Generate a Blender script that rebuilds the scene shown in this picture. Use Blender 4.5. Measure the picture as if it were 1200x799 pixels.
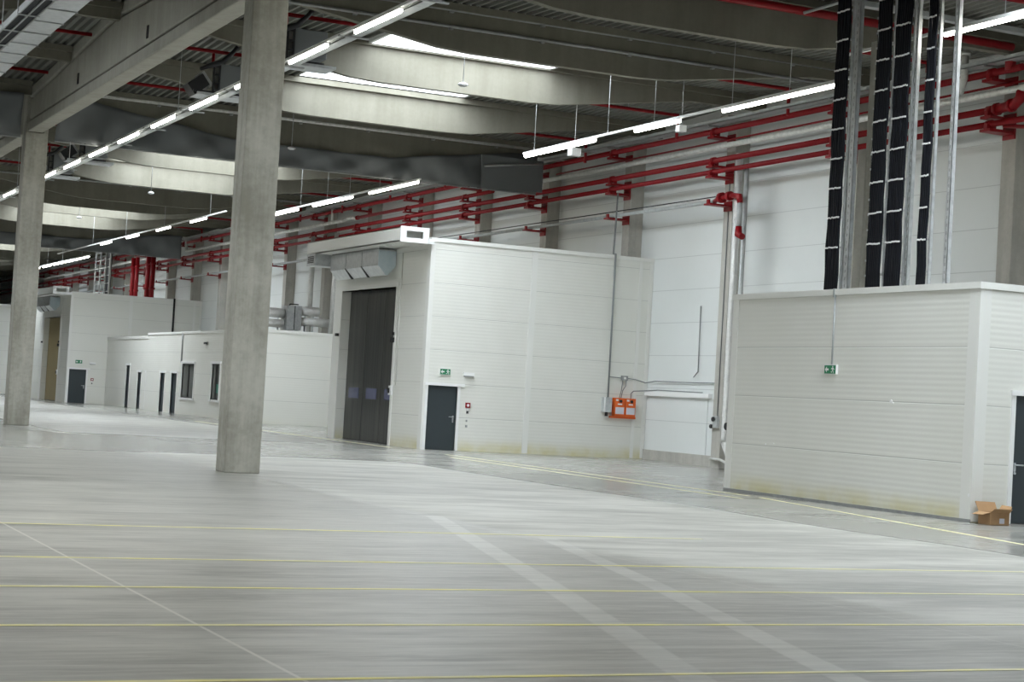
import bpy, bmesh, math, random
from mathutils import Vector, Matrix
random.seed(7)
for o in list(bpy.data.objects): bpy.data.objects.remove(o)
S = bpy.context.scene
COL = S.collection

# ------------------------------------------------------------ camera, sky, lights, exposure
cam_d = bpy.data.cameras.new('camera'); cam = bpy.data.objects.new('camera', cam_d); COL.objects.link(cam)
cam_d.sensor_width = 36.0; cam_d.lens = 2106.1/1200*36; cam_d.clip_end = 500
YAW, PIT, ROL = 0.435793, 0.0324842, 0.0577699
fwd = Vector((math.sin(YAW)*math.cos(PIT), math.cos(YAW)*math.cos(PIT), math.sin(PIT)))
rgt = Vector((math.cos(YAW), -math.sin(YAW), 0)); up = rgt.cross(fwd)
r2 = math.cos(ROL)*rgt + math.sin(ROL)*up; u2 = -math.sin(ROL)*rgt + math.cos(ROL)*up
m = Matrix.Identity(4)
for i in range(3): m[i][0] = r2[i]; m[i][1] = u2[i]; m[i][2] = -fwd[i]
m[2][3] = 1.7
cam.matrix_world = m; S.camera = cam

W = bpy.data.worlds.new('sky'); S.world = W; W.use_nodes = True
W.node_tree.nodes['Background'].inputs[0].default_value = (0.85, 0.93, 1, 1)
W.node_tree.nodes['Background'].inputs[1].default_value = 1.0

S.view_settings.view_transform = 'Standard'; S.view_settings.look = 'None'
S.view_settings.gamma = 1; S.view_settings.use_curve_mapping = False
S.view_settings.exposure = -0.65
LAMP = 38.0       # luminaire diffuser emission
SKYL = 17.0        # skylight pane emission
FILLP = 0.04      # added rear fill / skylights of the rest of the hall

def area(name, loc, sx, sy, power, col=(1, 1, 1), rot=(0, 0, 0)):
    d = bpy.data.lights.new(name, 'AREA'); d.shape = 'RECTANGLE'; d.size = sx; d.size_y = sy
    d.energy = power; d.color = col
    o = bpy.data.objects.new(name, d); COL.objects.link(o); o.location = loc; o.rotation_euler = rot
    return o
# daylight through the roof lights of the spans left of and behind the camera
for x in (-18.4, 0.3):
    for y in (-9.7, 20.7, 45.3, 69.9, 94.5):
        area('daylight', (x, y, 10.95), 5, 11, (26000 if x > 0 and 0 < y < 30 else 9000)*FILLP, (1, 0.98, 0.92))
for y in (-9.7, 14.5):
    area('daylight', (19, y, 10.95), 5, 11, 5200*FILLP, (1, 0.98, 0.92))
# added unseen fill light behind the camera, brightening the faces turned towards it
area('rear_fill', (8, -17.5, 3.4), 30, 5, 7000*FILLP, (1, 1, 0.98), (math.radians(90), 0, 0))

# lamp rows of the rest of the hall, out of the frame
for x, p in ((5.2, 800), (-7.5, 150), (-17, 150)):
    area('lamp_row', (x, 72, 8.85), 0.25, 170, p, (1, 0.98, 0.9))
for x in (11.9, 20.65):
    area('lamp_row', (x, 4, 8.85), 0.25, 36, 50, (1, 0.98, 0.9))

# ------------------------------------------------------------ materials
def mat(name, col=(0.8, 0.8, 0.8), rough=0.5, metal=0.0, emit=None, es=0.0):
    M = bpy.data.materials.new(name); M.use_nodes = True
    b = M.node_tree.nodes['Principled BSDF']
    b.inputs['Base Color'].default_value = (*col, 1); b.inputs['Roughness'].default_value = rough
    b.inputs['Metallic'].default_value = metal
    if emit:
        b.inputs['Emission Color'].default_value = (*emit, 1); b.inputs['Emission Strength'].default_value = es
    return M
class NT:
    def __init__(s, M):
        s.M = M; s.t = M.node_tree; s.n = s.t.nodes; s.l = s.t.links; s.b = s.n['Principled BSDF']
    def pos(s):
        g = s.n.new('ShaderNodeNewGeometry'); q = s.n.new('ShaderNodeSeparateXYZ'); s.l.new(g.outputs['Position'], q.inputs[0])
        return g.outputs['Position'], q.outputs[0], q.outputs[1], q.outputs[2]
    def _in(s, sock, v):
        if isinstance(v, (int, float)): sock.default_value = v
        elif isinstance(v, tuple): sock.default_value = v
        else: s.l.new(v, sock)
    def math(s, op, a, b=0.0, c=0.0, clamp=False):
        n = s.n.new('ShaderNodeMath'); n.operation = op; n.use_clamp = clamp
        s._in(n.inputs[0], a); s._in(n.inputs[1], b); s._in(n.inputs[2], c); return n.outputs[0]
    def mr(s, v, a, b, c=0.0, d=1.0, smooth=True):
        n = s.n.new('ShaderNodeMapRange'); n.interpolation_type = 'SMOOTHSTEP' if smooth else 'LINEAR'
        s._in(n.inputs[0], v)
        for i, x in enumerate((a, b, c, d)): s._in(n.inputs[i+1], x)
        return n.outputs[0]
    def noise(s, vec, scale=(1, 1, 1), sc=1.0, det=4.0, rough=0.55, off=(0, 0, 0)):
        mp = s.n.new('ShaderNodeMapping'); s.l.new(vec, mp.inputs[0]); mp.inputs['Scale'].default_value = scale; mp.inputs['Location'].default_value = off
        n = s.n.new('ShaderNodeTexNoise'); s.l.new(mp.outputs[0], n.inputs['Vector'])
        n.inputs['Scale'].default_value = sc; n.inputs['Detail'].default_value = det; n.inputs['Roughness'].default_value = rough
        return n.outputs['Fac']
    def mix(s, f, a, b):
        n = s.n.new('ShaderNodeMix'); n.data_type = 'RGBA'
        s._in(n.inputs[0], f); s._in(n.inputs[6], a); s._in(n.inputs[7], b); return n.outputs[2]
    def bump(s, h, strength=0.3, dist=0.02):
        n = s.n.new('ShaderNodeBump'); n.inputs['Strength'].default_value = strength; n.inputs['Distance'].default_value = dist
        s._in(n.inputs['Height'], h); s.l.new(n.outputs[0], s.b.inputs['Normal'])
    def col(s, v): s.l.new(v, s.b.inputs['Base Color'])
    def rough(s, v): s._in(s.b.inputs['Roughness'], v)

def m_concrete(name, lo, hi, streak=True):
    M = mat(name, hi, 0.8); t = NT(M); P, X, Y, Z = t.pos()
    a = t.noise(P, (1, 1, 1), 0.7, 6, 0.6); b = t.noise(P, (3, 3, 0.25), 1.0, 4, 0.6) if streak else t.noise(P, (0.4, 0.4, 3), 1, 4)
    c = t.noise(P, (1, 1, 1), 9, 3)
    f = t.math('ADD', t.math('MULTIPLY', a, 0.5), t.math('MULTIPLY', b, 0.5))
    f = t.math('ADD', f, t.math('MULTIPLY', t.math('SUBTRACT', c, 0.5), 0.2))
    t.col(t.mix(t.mr(f, 0.3, 0.7), (*lo, 1), (*hi, 1))); t.bump(c, 0.15, 0.01)
    return M
CONC_COL = m_concrete('column_concrete', (0.27, 0.26, 0.215), (0.52, 0.51, 0.45))
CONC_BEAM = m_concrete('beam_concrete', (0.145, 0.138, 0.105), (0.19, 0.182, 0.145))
CONC_GIRD = m_concrete('girder_concrete', (0.29, 0.28, 0.235), (0.37, 0.36, 0.31))
CONC_WALLCOL = m_concrete('wall_column_concrete', (0.36, 0.345, 0.31), (0.5, 0.485, 0.44))

def m_panel(name, col, pitch=1.035, off=0.0, rib=0.105, dirt=True, line=0.76, ribb=0.4):
    M = mat(name, col, 0.45); t = NT(M); P, X, Y, Z = t.pos()
    u = t.math('FRACT', t.math('DIVIDE', t.math('ADD', Z, 50*pitch - off), pitch))
    d = t.math('MULTIPLY', t.math('MINIMUM', u, t.math('SUBTRACT', 1.0, u)), pitch)
    j = t.mr(d, 0.004, 0.014, 0.0, 1.0)
    n = t.noise(P, (1, 1, 1), 0.35, 3)
    c = t.mix(t.mr(n, 0.3, 0.7), (col[0]*0.96, col[1]*0.96, col[2]*0.95, 1), (*col, 1))
    c = t.mix(j, (col[0]*line, col[1]*line, col[2]*line, 1), c)
    if dirt:
        e = t.noise(P, (1, 1, 1), 1.3, 4)
        k = t.math('MULTIPLY', t.mr(Z, 0.03, 0.5, 1.0, 0.0), t.math('MULTIPLY', t.mr(Y, 58, 64, 1.0, 0.1), t.mr(e, 0.35, 0.7, 0.3, 0.8)))
        c = t.mix(k, c, (0.62, 0.56, 0.26, 1))
    t.col(c)
    r = t.math('SINE', t.math('MULTIPLY', Z, 2*math.pi/rib))
    h = t.math('ADD', t.math('MULTIPLY', r, 0.15), j)
    t.bump(h, ribb, 0.012)
    return M
PANEL = m_panel('ribbed_wall_panel', (0.78, 0.78, 0.73))
WALLP = m_panel('white_wall_panel', (0.74, 0.765, 0.755), pitch=1.05, off=0.25, rib=0.21, dirt=False, line=0.72, ribb=0.12)
TRIM = mat('white_trim', (0.79, 0.79, 0.75), 0.4)
WHITE = mat('white_paint', (0.85, 0.85, 0.84), 0.4)
DOORD = mat('dark_grey_door', (0.033, 0.044, 0.05), 0.45)
BLACK = mat('black_plastic', (0.012, 0.012, 0.014), 0.45)
def m_red():
    M = mat('red_pipe_paint', (0.3, 0.008, 0.014), 0.42); t = NT(M); t.b.inputs['Specular IOR Level'].default_value = 0.3; P, X, Y, Z = t.pos()
    t.col(t.mix(t.noise(P, (1, 1, 1), 3, 3), (0.2, 0.003, 0.006, 1), (0.29, 0.005, 0.010, 1))); return M
RED = m_red()
def m_galv(name, lo, hi, rough=0.38, metal=0.85, sc=6):
    M = mat(name, hi, rough, metal); t = NT(M); P, X, Y, Z = t.pos()
    n = t.noise(P, (1, 1, 1), sc, 5, 0.65)
    t.col(t.mix(t.mr(n, 0.3, 0.7), (*lo, 1), (*hi, 1))); t.rough(t.mr(n, 0.2, 0.8, rough-0.08, rough+0.12)); return M
GALV = m_galv('galvanised_steel', (0.5, 0.52, 0.53), (0.66, 0.68, 0.69), 0.4, 0.7)
GALVB = m_galv('bluish_galvanised_sheet', (0.5, 0.6, 0.66), (0.62, 0.7, 0.75), 0.45, 0.35, 2)
DECK = m_galv('roof_deck_sheet', (0.15, 0.15, 0.13), (0.2, 0.205, 0.185), 0.5, 0.2, 3)
STEEL = m_galv('grey_steel', (0.3, 0.31, 0.31), (0.4, 0.41, 0.41), 0.45, 0.5)
def m_foil():
    M = mat('silver_foil_lagging', (0.8, 0.8, 0.78), 0.3, 0.45); t = NT(M); P, X, Y, Z = t.pos()
    n = t.noise(P, (1, 1, 1), 7, 5, 0.7); t.bump(n, 0.8, 0.06)
    t.col(t.mix(n, (0.55, 0.55, 0.53, 1), (0.9, 0.9, 0.88, 1))); return M
FOIL = m_foil()
LAG = m_galv('pale_lagged_pipe', (0.6, 0.6, 0.57), (0.82, 0.82, 0.79), 0.35, 0.2, 5)
PIPEG = m_galv('grey_plastic_pipe', (0.4, 0.42, 0.42), (0.5, 0.52, 0.52), 0.4, 0.1)
def m_fabric():
    M = mat('grey_smoke_fabric', (0.135, 0.145, 0.15), 0.75); t = NT(M); P, X, Y, Z = t.pos()
    n = t.noise(P, (0.7, 0.7, 0.5), 1, 3); t.col(t.mix(n, (0.135, 0.145, 0.15, 1), (0.19, 0.2, 0.205, 1))); return M
FABRIC = m_fabric()
def m_cable():
    M = mat('black_cable', (0.012, 0.013, 0.018), 0.6); t = NT(M); P, X, Y, Z = t.pos()
    t.b.inputs['Specular IOR Level'].default_value = 0.2; t.col(t.mix(t.noise(P, (20, 20, 0.4), 1, 2), (0.002, 0.0025, 0.004, 1), (0.008, 0.009, 0.014, 1))); return M
CABLE = m_cable()
CABW = mat('grey_cable', (0.22, 0.23, 0.23), 0.5)
TUBE = mat('lit_lamp_diffuser', (1, 1, 1), 0.4, 0, (1, 0.97, 0.85), LAMP)
PANE = mat('daylit_skylight_sheet', (0.9, 0.9, 0.9), 0.4, 0, (0.85, 0.93, 1.0), SKYL)
GREEN = mat('exit_sign_green', (0.02, 0.22, 0.10), 0.35)
ORANGE = mat('orange_enclosure', (0.78, 0.13, 0.015), 0.45)
PAPER = mat('pale_label', (0.62, 0.62, 0.68), 0.6)
def m_card():
    M = mat('brown_cardboard', (0.36, 0.21, 0.1), 0.8); t = NT(M); P, X, Y, Z = t.pos()
    t.col(t.mix(t.noise(P, (1, 1, 1), 6, 4), (0.38, 0.22, 0.105, 1), (0.5, 0.32, 0.17, 1))); return M
CARD = m_card()
GLASS = mat('tinted_window_glass', (0.17, 0.175, 0.165), 0.1)
GLASSB = mat('bluish_vision_glass', (0.16, 0.17, 0.26), 0.15)
BROWND = mat('tan_folding_door', (0.30, 0.24, 0.12), 0.5)
TEAL = mat('teal_board', (0.05, 0.22, 0.16), 0.5)
def m_fold():
    M = mat('smoky_folding_door', (0.05, 0.055, 0.055), 0.3); t = NT(M); P, X, Y, Z = t.pos()
    n = t.noise(P, (5, 5, 0.08), 1.2, 4, 0.7); t.col(t.mix(t.mr(n, 0.3, 0.75), (0.025, 0.028, 0.03, 1), (0.10, 0.10, 0.09, 1))); return M
FOLD = m_fold()
YEL = mat('yellow_floor_paint', (0.62, 0.56, 0.13), 0.5)
def m_yel():
    t = NT(YEL); P, X, Y, Z = t.pos()
    n = t.noise(P, (1.1, 1.1, 1), 1.5, 5, 0.7)
    wear = t.math('ADD', t.mr(n, 0.35, 0.62), t.math('MULTIPLY', t.mr(X, 8.5, 13.5, 0.0, 0.55), 1.0), clamp=True)
    wear = t.math('MULTIPLY', wear, 0.85)
    t.col(t.mix(wear, (0.95, 0.88, 0.28, 1), (0.78, 0.75, 0.48, 1)))
m_yel()

def m_floor():
    M = mat('polished_concrete_floor', (0.4, 0.4, 0.38), 0.25); t = NT(M); P, X, Y, Z = t.pos()
    s1 = t.noise(P, (0.3, 1.0, 1), 1.0, 7, 0.6); s2 = t.noise(P, (0.6, 3.2, 1), 1.0, 6, 0.65, (7, 3, 0)); big = t.noise(P, (1, 1, 1), 0.16, 2, 0.5)
    f = t.math('ADD', t.math('MULTIPLY', s1, 0.5), t.math('ADD', t.math('MULTIPLY', s2, 0.3), t.math('MULTIPLY', big, 0.2)))
    base = t.mix(t.mr(f, 0.38, 0.62), (0.165, 0.162, 0.147, 1), (0.48, 0.472, 0.43, 1))
    cl = t.noise(P, (0.3, 1.4, 1), 1.0, 3, 0.5, (3, 9, 0))
    base = t.mix(t.mr(cl, 0.35, 0.65, 0.0, 0.6), base, (0.42, 0.412, 0.373, 1))
    base = t.mix(t.math('MULTIPLY', t.mr(X, 4.5, 8.0), t.mr(X, 9.5, 10.2, 0.45, 0.0)), base, (0.23, 0.225, 0.205, 1))
    wob = t.math('MULTIPLY', t.math('SUBTRACT', t.noise(P, (1, 1, 1), 0.12, 1), 0.5), 0.9)
    xx = t.math('ADD', X, wob)
    lane = t.math('MULTIPLY', t.mr(xx, 9.85, 10.15), t.mr(xx, 16.05, 16.6, 1.0, 0.0))
    yy = t.math('ADD', Y, t.math('MULTIPLY', wob, 1.5))
    lane = t.math('MULTIPLY', lane, t.mr(yy, 40.2, 41.5, 1.0, 0.0))
    # second dusty area further off
    l2 = t.math('MULTIPLY', t.mr(yy, 52, 54), t.math('MULTIPLY', t.mr(xx, 10, 11), t.mr(xx, 19.0, 20.0, 1.0, 0.0)))
    dust = t.math('ADD', lane, t.math('MULTIPLY', l2, 0.6), clamp=True)
    fine = t.noise(P, (1.2, 9.0, 1), 1.0, 5, 0.7, (1, 5, 0))
    base = t.mix(t.mr(fine, 0.44, 0.66, 0.0, 0.55), base, (0.52, 0.51, 0.465, 1))
    base = t.mix(t.mr(fine, 0.3, 0.46, 0.4, 0.0), base, (0.15, 0.147, 0.134, 1))
    glossy = t.math('MAXIMUM', t.mr(xx, 16.0, 16.6), t.mr(yy, 40.2, 42.0))
    base = t.mix(t.math('MULTIPLY', glossy, 0.4), base, (0.24, 0.238, 0.22, 1))
    dustn = t.math('MULTIPLY', dust, t.mr(s1, 0.25, 0.6, 0.55, 1.0))
    dc = t.mix(t.mr(f, 0.4, 0.6), (0.33, 0.324, 0.29, 1), (0.53, 0.522, 0.475, 1))
    dc = t.mix(t.mr(fine, 0.3, 0.5, 0.35, 0.0), dc, (0.3, 0.294, 0.265, 1))
    c = t.mix(dustn, base, dc)
    # wheel and scrubber tracks left on the concrete
    def seg(ax, ay, bx, by, w, y0, y1):
        dx, dy = bx-ax, by-ay; L = math.hypot(dx, dy); nx, ny = dy/L, -dx/L
        d = t.math('ABSOLUTE', t.math('ADD', t.math('ADD', t.math('MULTIPLY', X, nx), t.math('MULTIPLY', Y, ny)), -(ax*nx+ay*ny)))
        k = t.mr(d, w*0.42, w*0.58, 1.0, 0.0)
        return t.math('MULTIPLY', k, t.math('MULTIPLY', t.mr(Y, y0, y0+0.3), t.mr(Y, y1-0.3, y1, 1.0, 0.0)))
    tr = [seg(9.88, 23.5, 7.56, 15.17, 0.26, 15.1, 23.6), seg(7.56, 15.17, 5.96, 9.73, 0.26, 4, 15.4),
          seg(10.03, 20.2, 8.76, 15.33, 0.24, 15.2, 20.3), seg(8.76, 15.33, 7.07, 9.64, 0.24, 4, 15.5),
          seg(0, 11.65, 12, 11.55, 0.12, 4, 30), seg(0, 10.6, 12, 10.5, 0.12, 4, 30)]
    a = t.math('MAXIMUM', t.math('MAXIMUM', tr[0], tr[1]), t.math('MAXIMUM', tr[2], tr[3]))
    b = t.math('MULTIPLY', t.math('MAXIMUM', tr[4], tr[5]), 0.5)
    trk = t.math('MULTIPLY', t.math('MAXIMUM', a, b), t.mr(s2, 0.25, 0.65, 0.15, 0.6))
    c = t.mix(trk, c, (0.6, 0.595, 0.55, 1))
    # sawn joints every few metres
    def joint(v, p, o, w):
        u = t.math('FRACT', t.math('DIVIDE', t.math('ADD', v, 40*p-o), p)); d = t.math('MULTIPLY', t.math('MINIMUM', u, t.math('SUBTRACT', 1.0, u)), p)
        return t.mr(d, w*0.3, w, 1.0, 0.0)
    j = t.math('MAXIMUM', joint(X, 6.25, 3.45, 0.022), joint(Y, 6.15, 33.0, 0.02))
    c = t.mix(t.math('MULTIPLY', j, t.mr(X, 3.2, 5.0, 0.9, 0.3)), c, (0.62, 0.6, 0.55, 1))
    t.col(c)
    far = t.math('MAXIMUM', t.mr(xx, 16.0, 16.6), t.mr(yy, 40.2, 42.0))
    r = t.math('SUBTRACT', t.mr(big, 0.3, 0.7, 0.30, 0.36), t.math('MULTIPLY', far, 0.11))
    r = t.math('ADD', r, t.math('MULTIPLY', dust, 0.2))
    t.rough(r); t.b.inputs['Specular IOR Level'].default_value = 0.5
    return M
FLOOR = m_floor()

# ------------------------------------------------------------ helpers
class MB:
    def __init__(s): s.v = []; s.f = []; s.sm = []; s.cut = []
    def add(s, vs, fs, smooth=False):
        o = len(s.v); s.cut.append((o, len(s.f))); s.v += [tuple(v) for v in vs]
        for f in fs: s.f.append([i+o for i in f]); s.sm.append(smooth)
        return s
    def box(s, x0, x1, y0, y1, z0, z1):
        if x0 > x1: x0, x1 = x1, x0
        if y0 > y1: y0, y1 = y1, y0
        if z0 > z1: z0, z1 = z1, z0
        return s.add([(x0, y0, z0), (x1, y0, z0), (x1, y1, z0), (x0, y1, z0), (x0, y0, z1), (x1, y0, z1), (x1, y1, z1), (x0, y1, z1)],
              [(0, 3, 2, 1), (4, 5, 6, 7), (0, 1, 5, 4), (1, 2, 6, 5), (2, 3, 7, 6), (3, 0, 4, 7)])
    def prism(s, poly, axis, a0, a1):
        # poly: points in the plane of the other two axes (cyclic order x,y,z without axis)
        n = len(poly)
        def P(p, a):
            if axis == 'x': return (a, p[0], p[1])
            if axis == 'y': return (p[0], a, p[1])
            return (p[0], p[1], a)
        vs = [P(p, a0) for p in poly] + [P(p, a1) for p in poly]
        return s.add(vs, [tuple(range(n-1, -1, -1)), tuple(range(n, 2*n))] + [(i, (i+1) % n, n+(i+1) % n, n+i) for i in range(n)])
    def obox(s, c, ex, ey, ez):
        c, ex, ey, ez = Vector(c), Vector(ex), Vector(ey), Vector(ez)
        vs = [c+a*ex+b*ey+d*ez for d in (-1, 1) for a, b in ((-1, -1), (1, -1), (1, 1), (-1, 1))]
        return s.add(vs, [(0, 3, 2, 1), (4, 5, 6, 7), (0, 1, 5, 4), (1, 2, 6, 5), (2, 3, 7, 6), (3, 0, 4, 7)])
    def tube(s, pts, r, n=10, cap=True):
        pts = [Vector(p) for p in pts]; rings = []; prev = None
        for i, p in enumerate(pts):
            if i == 0: d = (pts[1]-p).normalized()
            elif i == len(pts)-1: d = (p-pts[i-1]).normalized()
            else: d = ((p-pts[i-1]).normalized() + (pts[i+1]-p).normalized()).normalized()
            if prev is None:
                a = Vector((0, 0, 1)) if abs(d.z) < 0.9 else Vector((1, 0, 0))
                u = d.cross(a).normalized()
            else:
                u = (prev - d*prev.dot(d)).normalized()
            prev = u; w = d.cross(u)
            rr = r[i] if isinstance(r, (list, tuple)) else r
            if 0 < i < len(pts)-1:
                c = (p-pts[i-1]).normalized().dot(d); rr = rr/max(c, 0.6)*1.0
            rings.append([p + rr*(math.cos(2*math.pi*k/n)*u + math.sin(2*math.pi*k/n)*w) for k in range(n)])
        o = len(s.v); s.cut.append((o, len(s.f))); s.v += [tuple(v) for R in rings for v in R]
        for i in range(len(rings)-1):
            for k in range(n):
                s.f.append([o+i*n+k, o+i*n+(k+1) % n, o+(i+1)*n+(k+1) % n, o+(i+1)*n+k]); s.sm.append(True)
        if cap:
            s.f.append([o+k for k in range(n-1, -1, -1)]); s.sm.append(False)
            q = o+(len(rings)-1)*n; s.f.append([q+k for k in range(n)]); s.sm.append(False)
        return s
    def each(s, name, material, parent):      # every primitive a part of its own
        out = []
        for i, (v0, f0) in enumerate(s.cut):
            v1, f1 = s.cut[i+1] if i+1 < len(s.cut) else (len(s.v), len(s.f))
            q = MB(); q.v = s.v[v0:v1]; q.f = [[k-v0 for k in f] for f in s.f[f0:f1]]; q.sm = s.sm[f0:f1]
            out.append(q.build(name, material, parent))
        return out
    def build(s, name, material, parent=None, bevel=0.0):
        me = bpy.data.meshes.new(name); base = parent['_b'] if parent is not None and '_b' in parent else None
        off = Vector(base) if base is not None else None
        if off is None:
            xs = [v[0] for v in s.v]; ys = [v[1] for v in s.v]; zs = [v[2] for v in s.v]
            org = Vector(((min(xs)+max(xs))/2, (min(ys)+max(ys))/2, min(zs)))
        else: org = off
        me.from_pydata([(v[0]-org.x, v[1]-org.y, v[2]-org.z) for v in s.v], [], s.f)
        for p, q in zip(me.polygons, s.sm): p.use_smooth = q
        bm = bmesh.new(); bm.from_mesh(me); bmesh.ops.recalc_face_normals(bm, faces=bm.faces); bm.to_mesh(me); bm.free()
        me.materials.append(material)
        o = bpy.data.objects.new(name, me); COL.objects.link(o)
        if parent is not None: o.parent = parent; o['_b'] = tuple(org)
        else: o.location = org
        if parent is None: o['_b'] = tuple(org)
        if bevel:
            md = o.modifiers.new('bevel', 'BEVEL'); md.width = bevel; md.segments = 2; md.limit_method = 'ANGLE'
        return o
def thing(name, label, cat, loc, group=None):
    o = bpy.data.objects.new(name, None); COL.objects.link(o); o.location = loc; o.empty_display_size = 0.2
    o['label'] = label; o['category'] = cat; o['_b'] = tuple(loc)
    if group: o['group'] = group
    return o
def tag(o, label, cat, group=None):
    o['label'] = label; o['category'] = cat
    if group: o['group'] = group
    return o
def struct(o): o['kind'] = 'structure'; return o
def lab(o, t): o['label'] = t; return o
ORD = ['first', 'second', 'third', 'fourth', 'fifth', 'sixth', 'seventh', 'eighth', 'ninth', 'tenth', 'eleventh', 'twelfth', 'thirteenth', 'fourteenth', 'fifteenth', 'sixteenth', 'seventeenth', 'eighteenth', 'nineteenth', 'twentieth', 'twenty-first', 'twenty-second', 'twenty-third', 'twenty-fourth']
def Yk(k): return 33.0 + 6.15*k
def gz(y):      # roof height offset: ridges mid-way between the column lines
    u = ((y - Yk(2)) / 24.6); d = abs(u - round(u)) * 24.6
    return -0.0244*d
ROOF = 11.10
WX = 28.95      # inner face of the long side wall

# ------------------------------------------------------------ setting
YEND = 188.0; YBACK = -18.0; XLEFT = -27.0
struct(MB().box(XLEFT, WX+0.3, YBACK, YEND, -0.2, 0).build('floor', FLOOR))
struct(MB().box(WX, WX+0.25, YBACK, YEND, 0.33, 13).build('wall_right', WALLP))
struct(MB().box(WX-0.05, WX+0.25, YBACK, YEND, 0, 0.33).build('baseboard_right', CONC_WALLCOL))
struct(MB().box(XLEFT, WX, YEND, YEND+0.2, 0, 13).build('wall_end', WALLP))
struct(MB().box(XLEFT, WX, YBACK-0.2, YBACK, 0, 13).build('wall_back', WALLP))
struct(MB().box(XLEFT-0.2, XLEFT, YBACK, YEND, 0, 13).build('wall_left', WALLP))

# corrugated roof deck with openings for the roof lights
def deck():
    b = MB(); per = 0.24; dep = 0.10
    prof = [(0, 0), (0.07, 0), (0.105, dep), (0.205, dep), (0.24, 0)]
    spans = (-18.4, 0.3, 19.0); op = [(c-2.7, c+2.7) for c in spans]
    def strip(x0, x1, y0, y1):
        xs = []; x = x0
        while x < x1-1e-6:
            for px, pz in prof[:-1]:
                if x+px < x1: xs.append((x+px, pz))
            x += per
        xs.append((x1, 0))
        vs = [(x, y0, ROOF+gz(y0)+z) for x, z in xs] + [(x, y1, ROOF+gz(y1)+z) for x, z in xs]
        n = len(xs); b.add(vs, [(i, i+1, n+i+1, n+i) for i in range(n-1)])
    k = -9
    while Yk(k) < YEND:
        y0, y1 = max(Yk(k), YBACK), min(Yk(k+1), YEND)
        if y1 > y0:
            if k % 4 in (1, 2):
                e = XLEFT
                for a, c in op: strip(e, a, y0, y1); e = c
                strip(e, WX+0.2, y0, y1)
            else: strip(XLEFT, WX+0.2, y0, y1)
        k += 1
    o = b.build('ceiling', DECK); struct(o)
    md = o.modifiers.new('solid', 'SOLIDIFY'); md.thickness = 0.01; md.offset = 1
deck()
struct(MB().box(XLEFT, WX, YBACK, YEND, 11.9, 12.0).build('ceiling_slab', DECK))
wn = 1
for c in (19.0, 0.3):
    for k in range(-3, 24):
        if k % 4 not in (1, 2): continue
        y0, y1 = Yk(k)+0.28, Yk(k+1)-0.28
        if y1 > 165: continue
        if c < 5 and not (20 < y0 < 70): continue
        zt = ROOF+gz((y0+y1)/2)
        f = MB()
        f.box(c-2.75, c-2.66, y0, y1, zt-0.05, zt+0.42); f.box(c+2.66, c+2.75, y0, y1, zt-0.05, zt+0.42)
        f.box(c-2.66, c+2.66, y0-0.06, y0, zt-0.05, zt+0.42); f.box(c-2.66, c+2.66, y1, y1+0.06, zt-0.05, zt+0.42)
        fo = struct(f.build('window_%d' % wn, WHITE)); wn += 1
        MB().box(c-2.66, c+2.66, y0, y1, zt+0.33, zt+0.37).build('window_pane', PANE, fo)

# main columns
def column(y, label):
    t = thing('concrete_column', label, 'column', (10.0, y+0.3, 0), 'square concrete columns')
    c = MB().box(9.63, 10.33, y, y+0.62, 0, 9.27); c.build('shaft', CONC_COL, t, 0.02)
    h = MB(); h.box(9.63, 9.75, y, y+0.62, 9.27, 10.6); h.box(10.2, 10.33, y, y+0.62, 9.27, 10.6); h.each('fork_head', CONC_COL, t)
column(33.28, 'tall square concrete column standing nearest, left of picture centre')
column(57.9, 'farther concrete column at the left edge, with grey curtain beside its top')
column(82.5, 'most distant concrete column of the row, behind the curtain')

# main girders on the columns
def girder(y0, y1, label):
    ym = (y0+y1)/2; x0, x1 = 9.68, 10.16; zb = 9.27
    t = thing('roof_girder', label, 'girder', (9.9, ym, zb), 'long girders on the columns')
    ze = lambda y: 11.2 - 0.045*abs(y-ym)
    b = MB(); ys = [y0, ym, y1]
    def band(xa, xb, zl, zh):
        vs = []
        for y in ys:
            l, h = zl(y), zh(y); vs += [(xa, y, l), (xb, y, l), (xb, y, h), (xa, y, h)]
        fs = [(3, 2, 1, 0), (8, 9, 10, 11)]
        for i in range(2):
            for k in range(4): fs.append((4*i+k, 4*i+(k+1) % 4, 4*i+4+(k+1) % 4, 4*i+4+k))
        b.add(vs, fs)
    band(x0, x1, lambda y: zb, lambda y: zb+0.30)
    band(x0+0.18, x1-0.18, lambda y: zb+0.30, lambda y: zb+0.37)
    band(x0+0.04, x1-0.04, lambda y: zb+0.37, lambda y: ze(y)-0.38)
    band(x0+0.18, x1-0.18, lambda y: ze(y)-0.38, lambda y: ze(y)-0.32)
    band(x0, x1, lambda y: ze(y)-0.32, ze)
    b.build('beam_body', CONC_GIRD, t, 0.03)
    s = MB()
    for y in (y0+16.5, y0+8.4):
        s.obox((x0+0.035, y, zb+0.65), (0.02, 0, 0), (0, 0.07, 0), (0, 0, 0.15))
    s.each('web_slot', BLACK, t)
girder(33.95, 57.85, 'big concrete girder running from top centre down to the far column, left')
girder(58.5, 82.4, 'second concrete girder continuing beyond the far left column')
girder(9.0, 33.2, 'nearest concrete girder between camera and the near column, above the frame')

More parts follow.
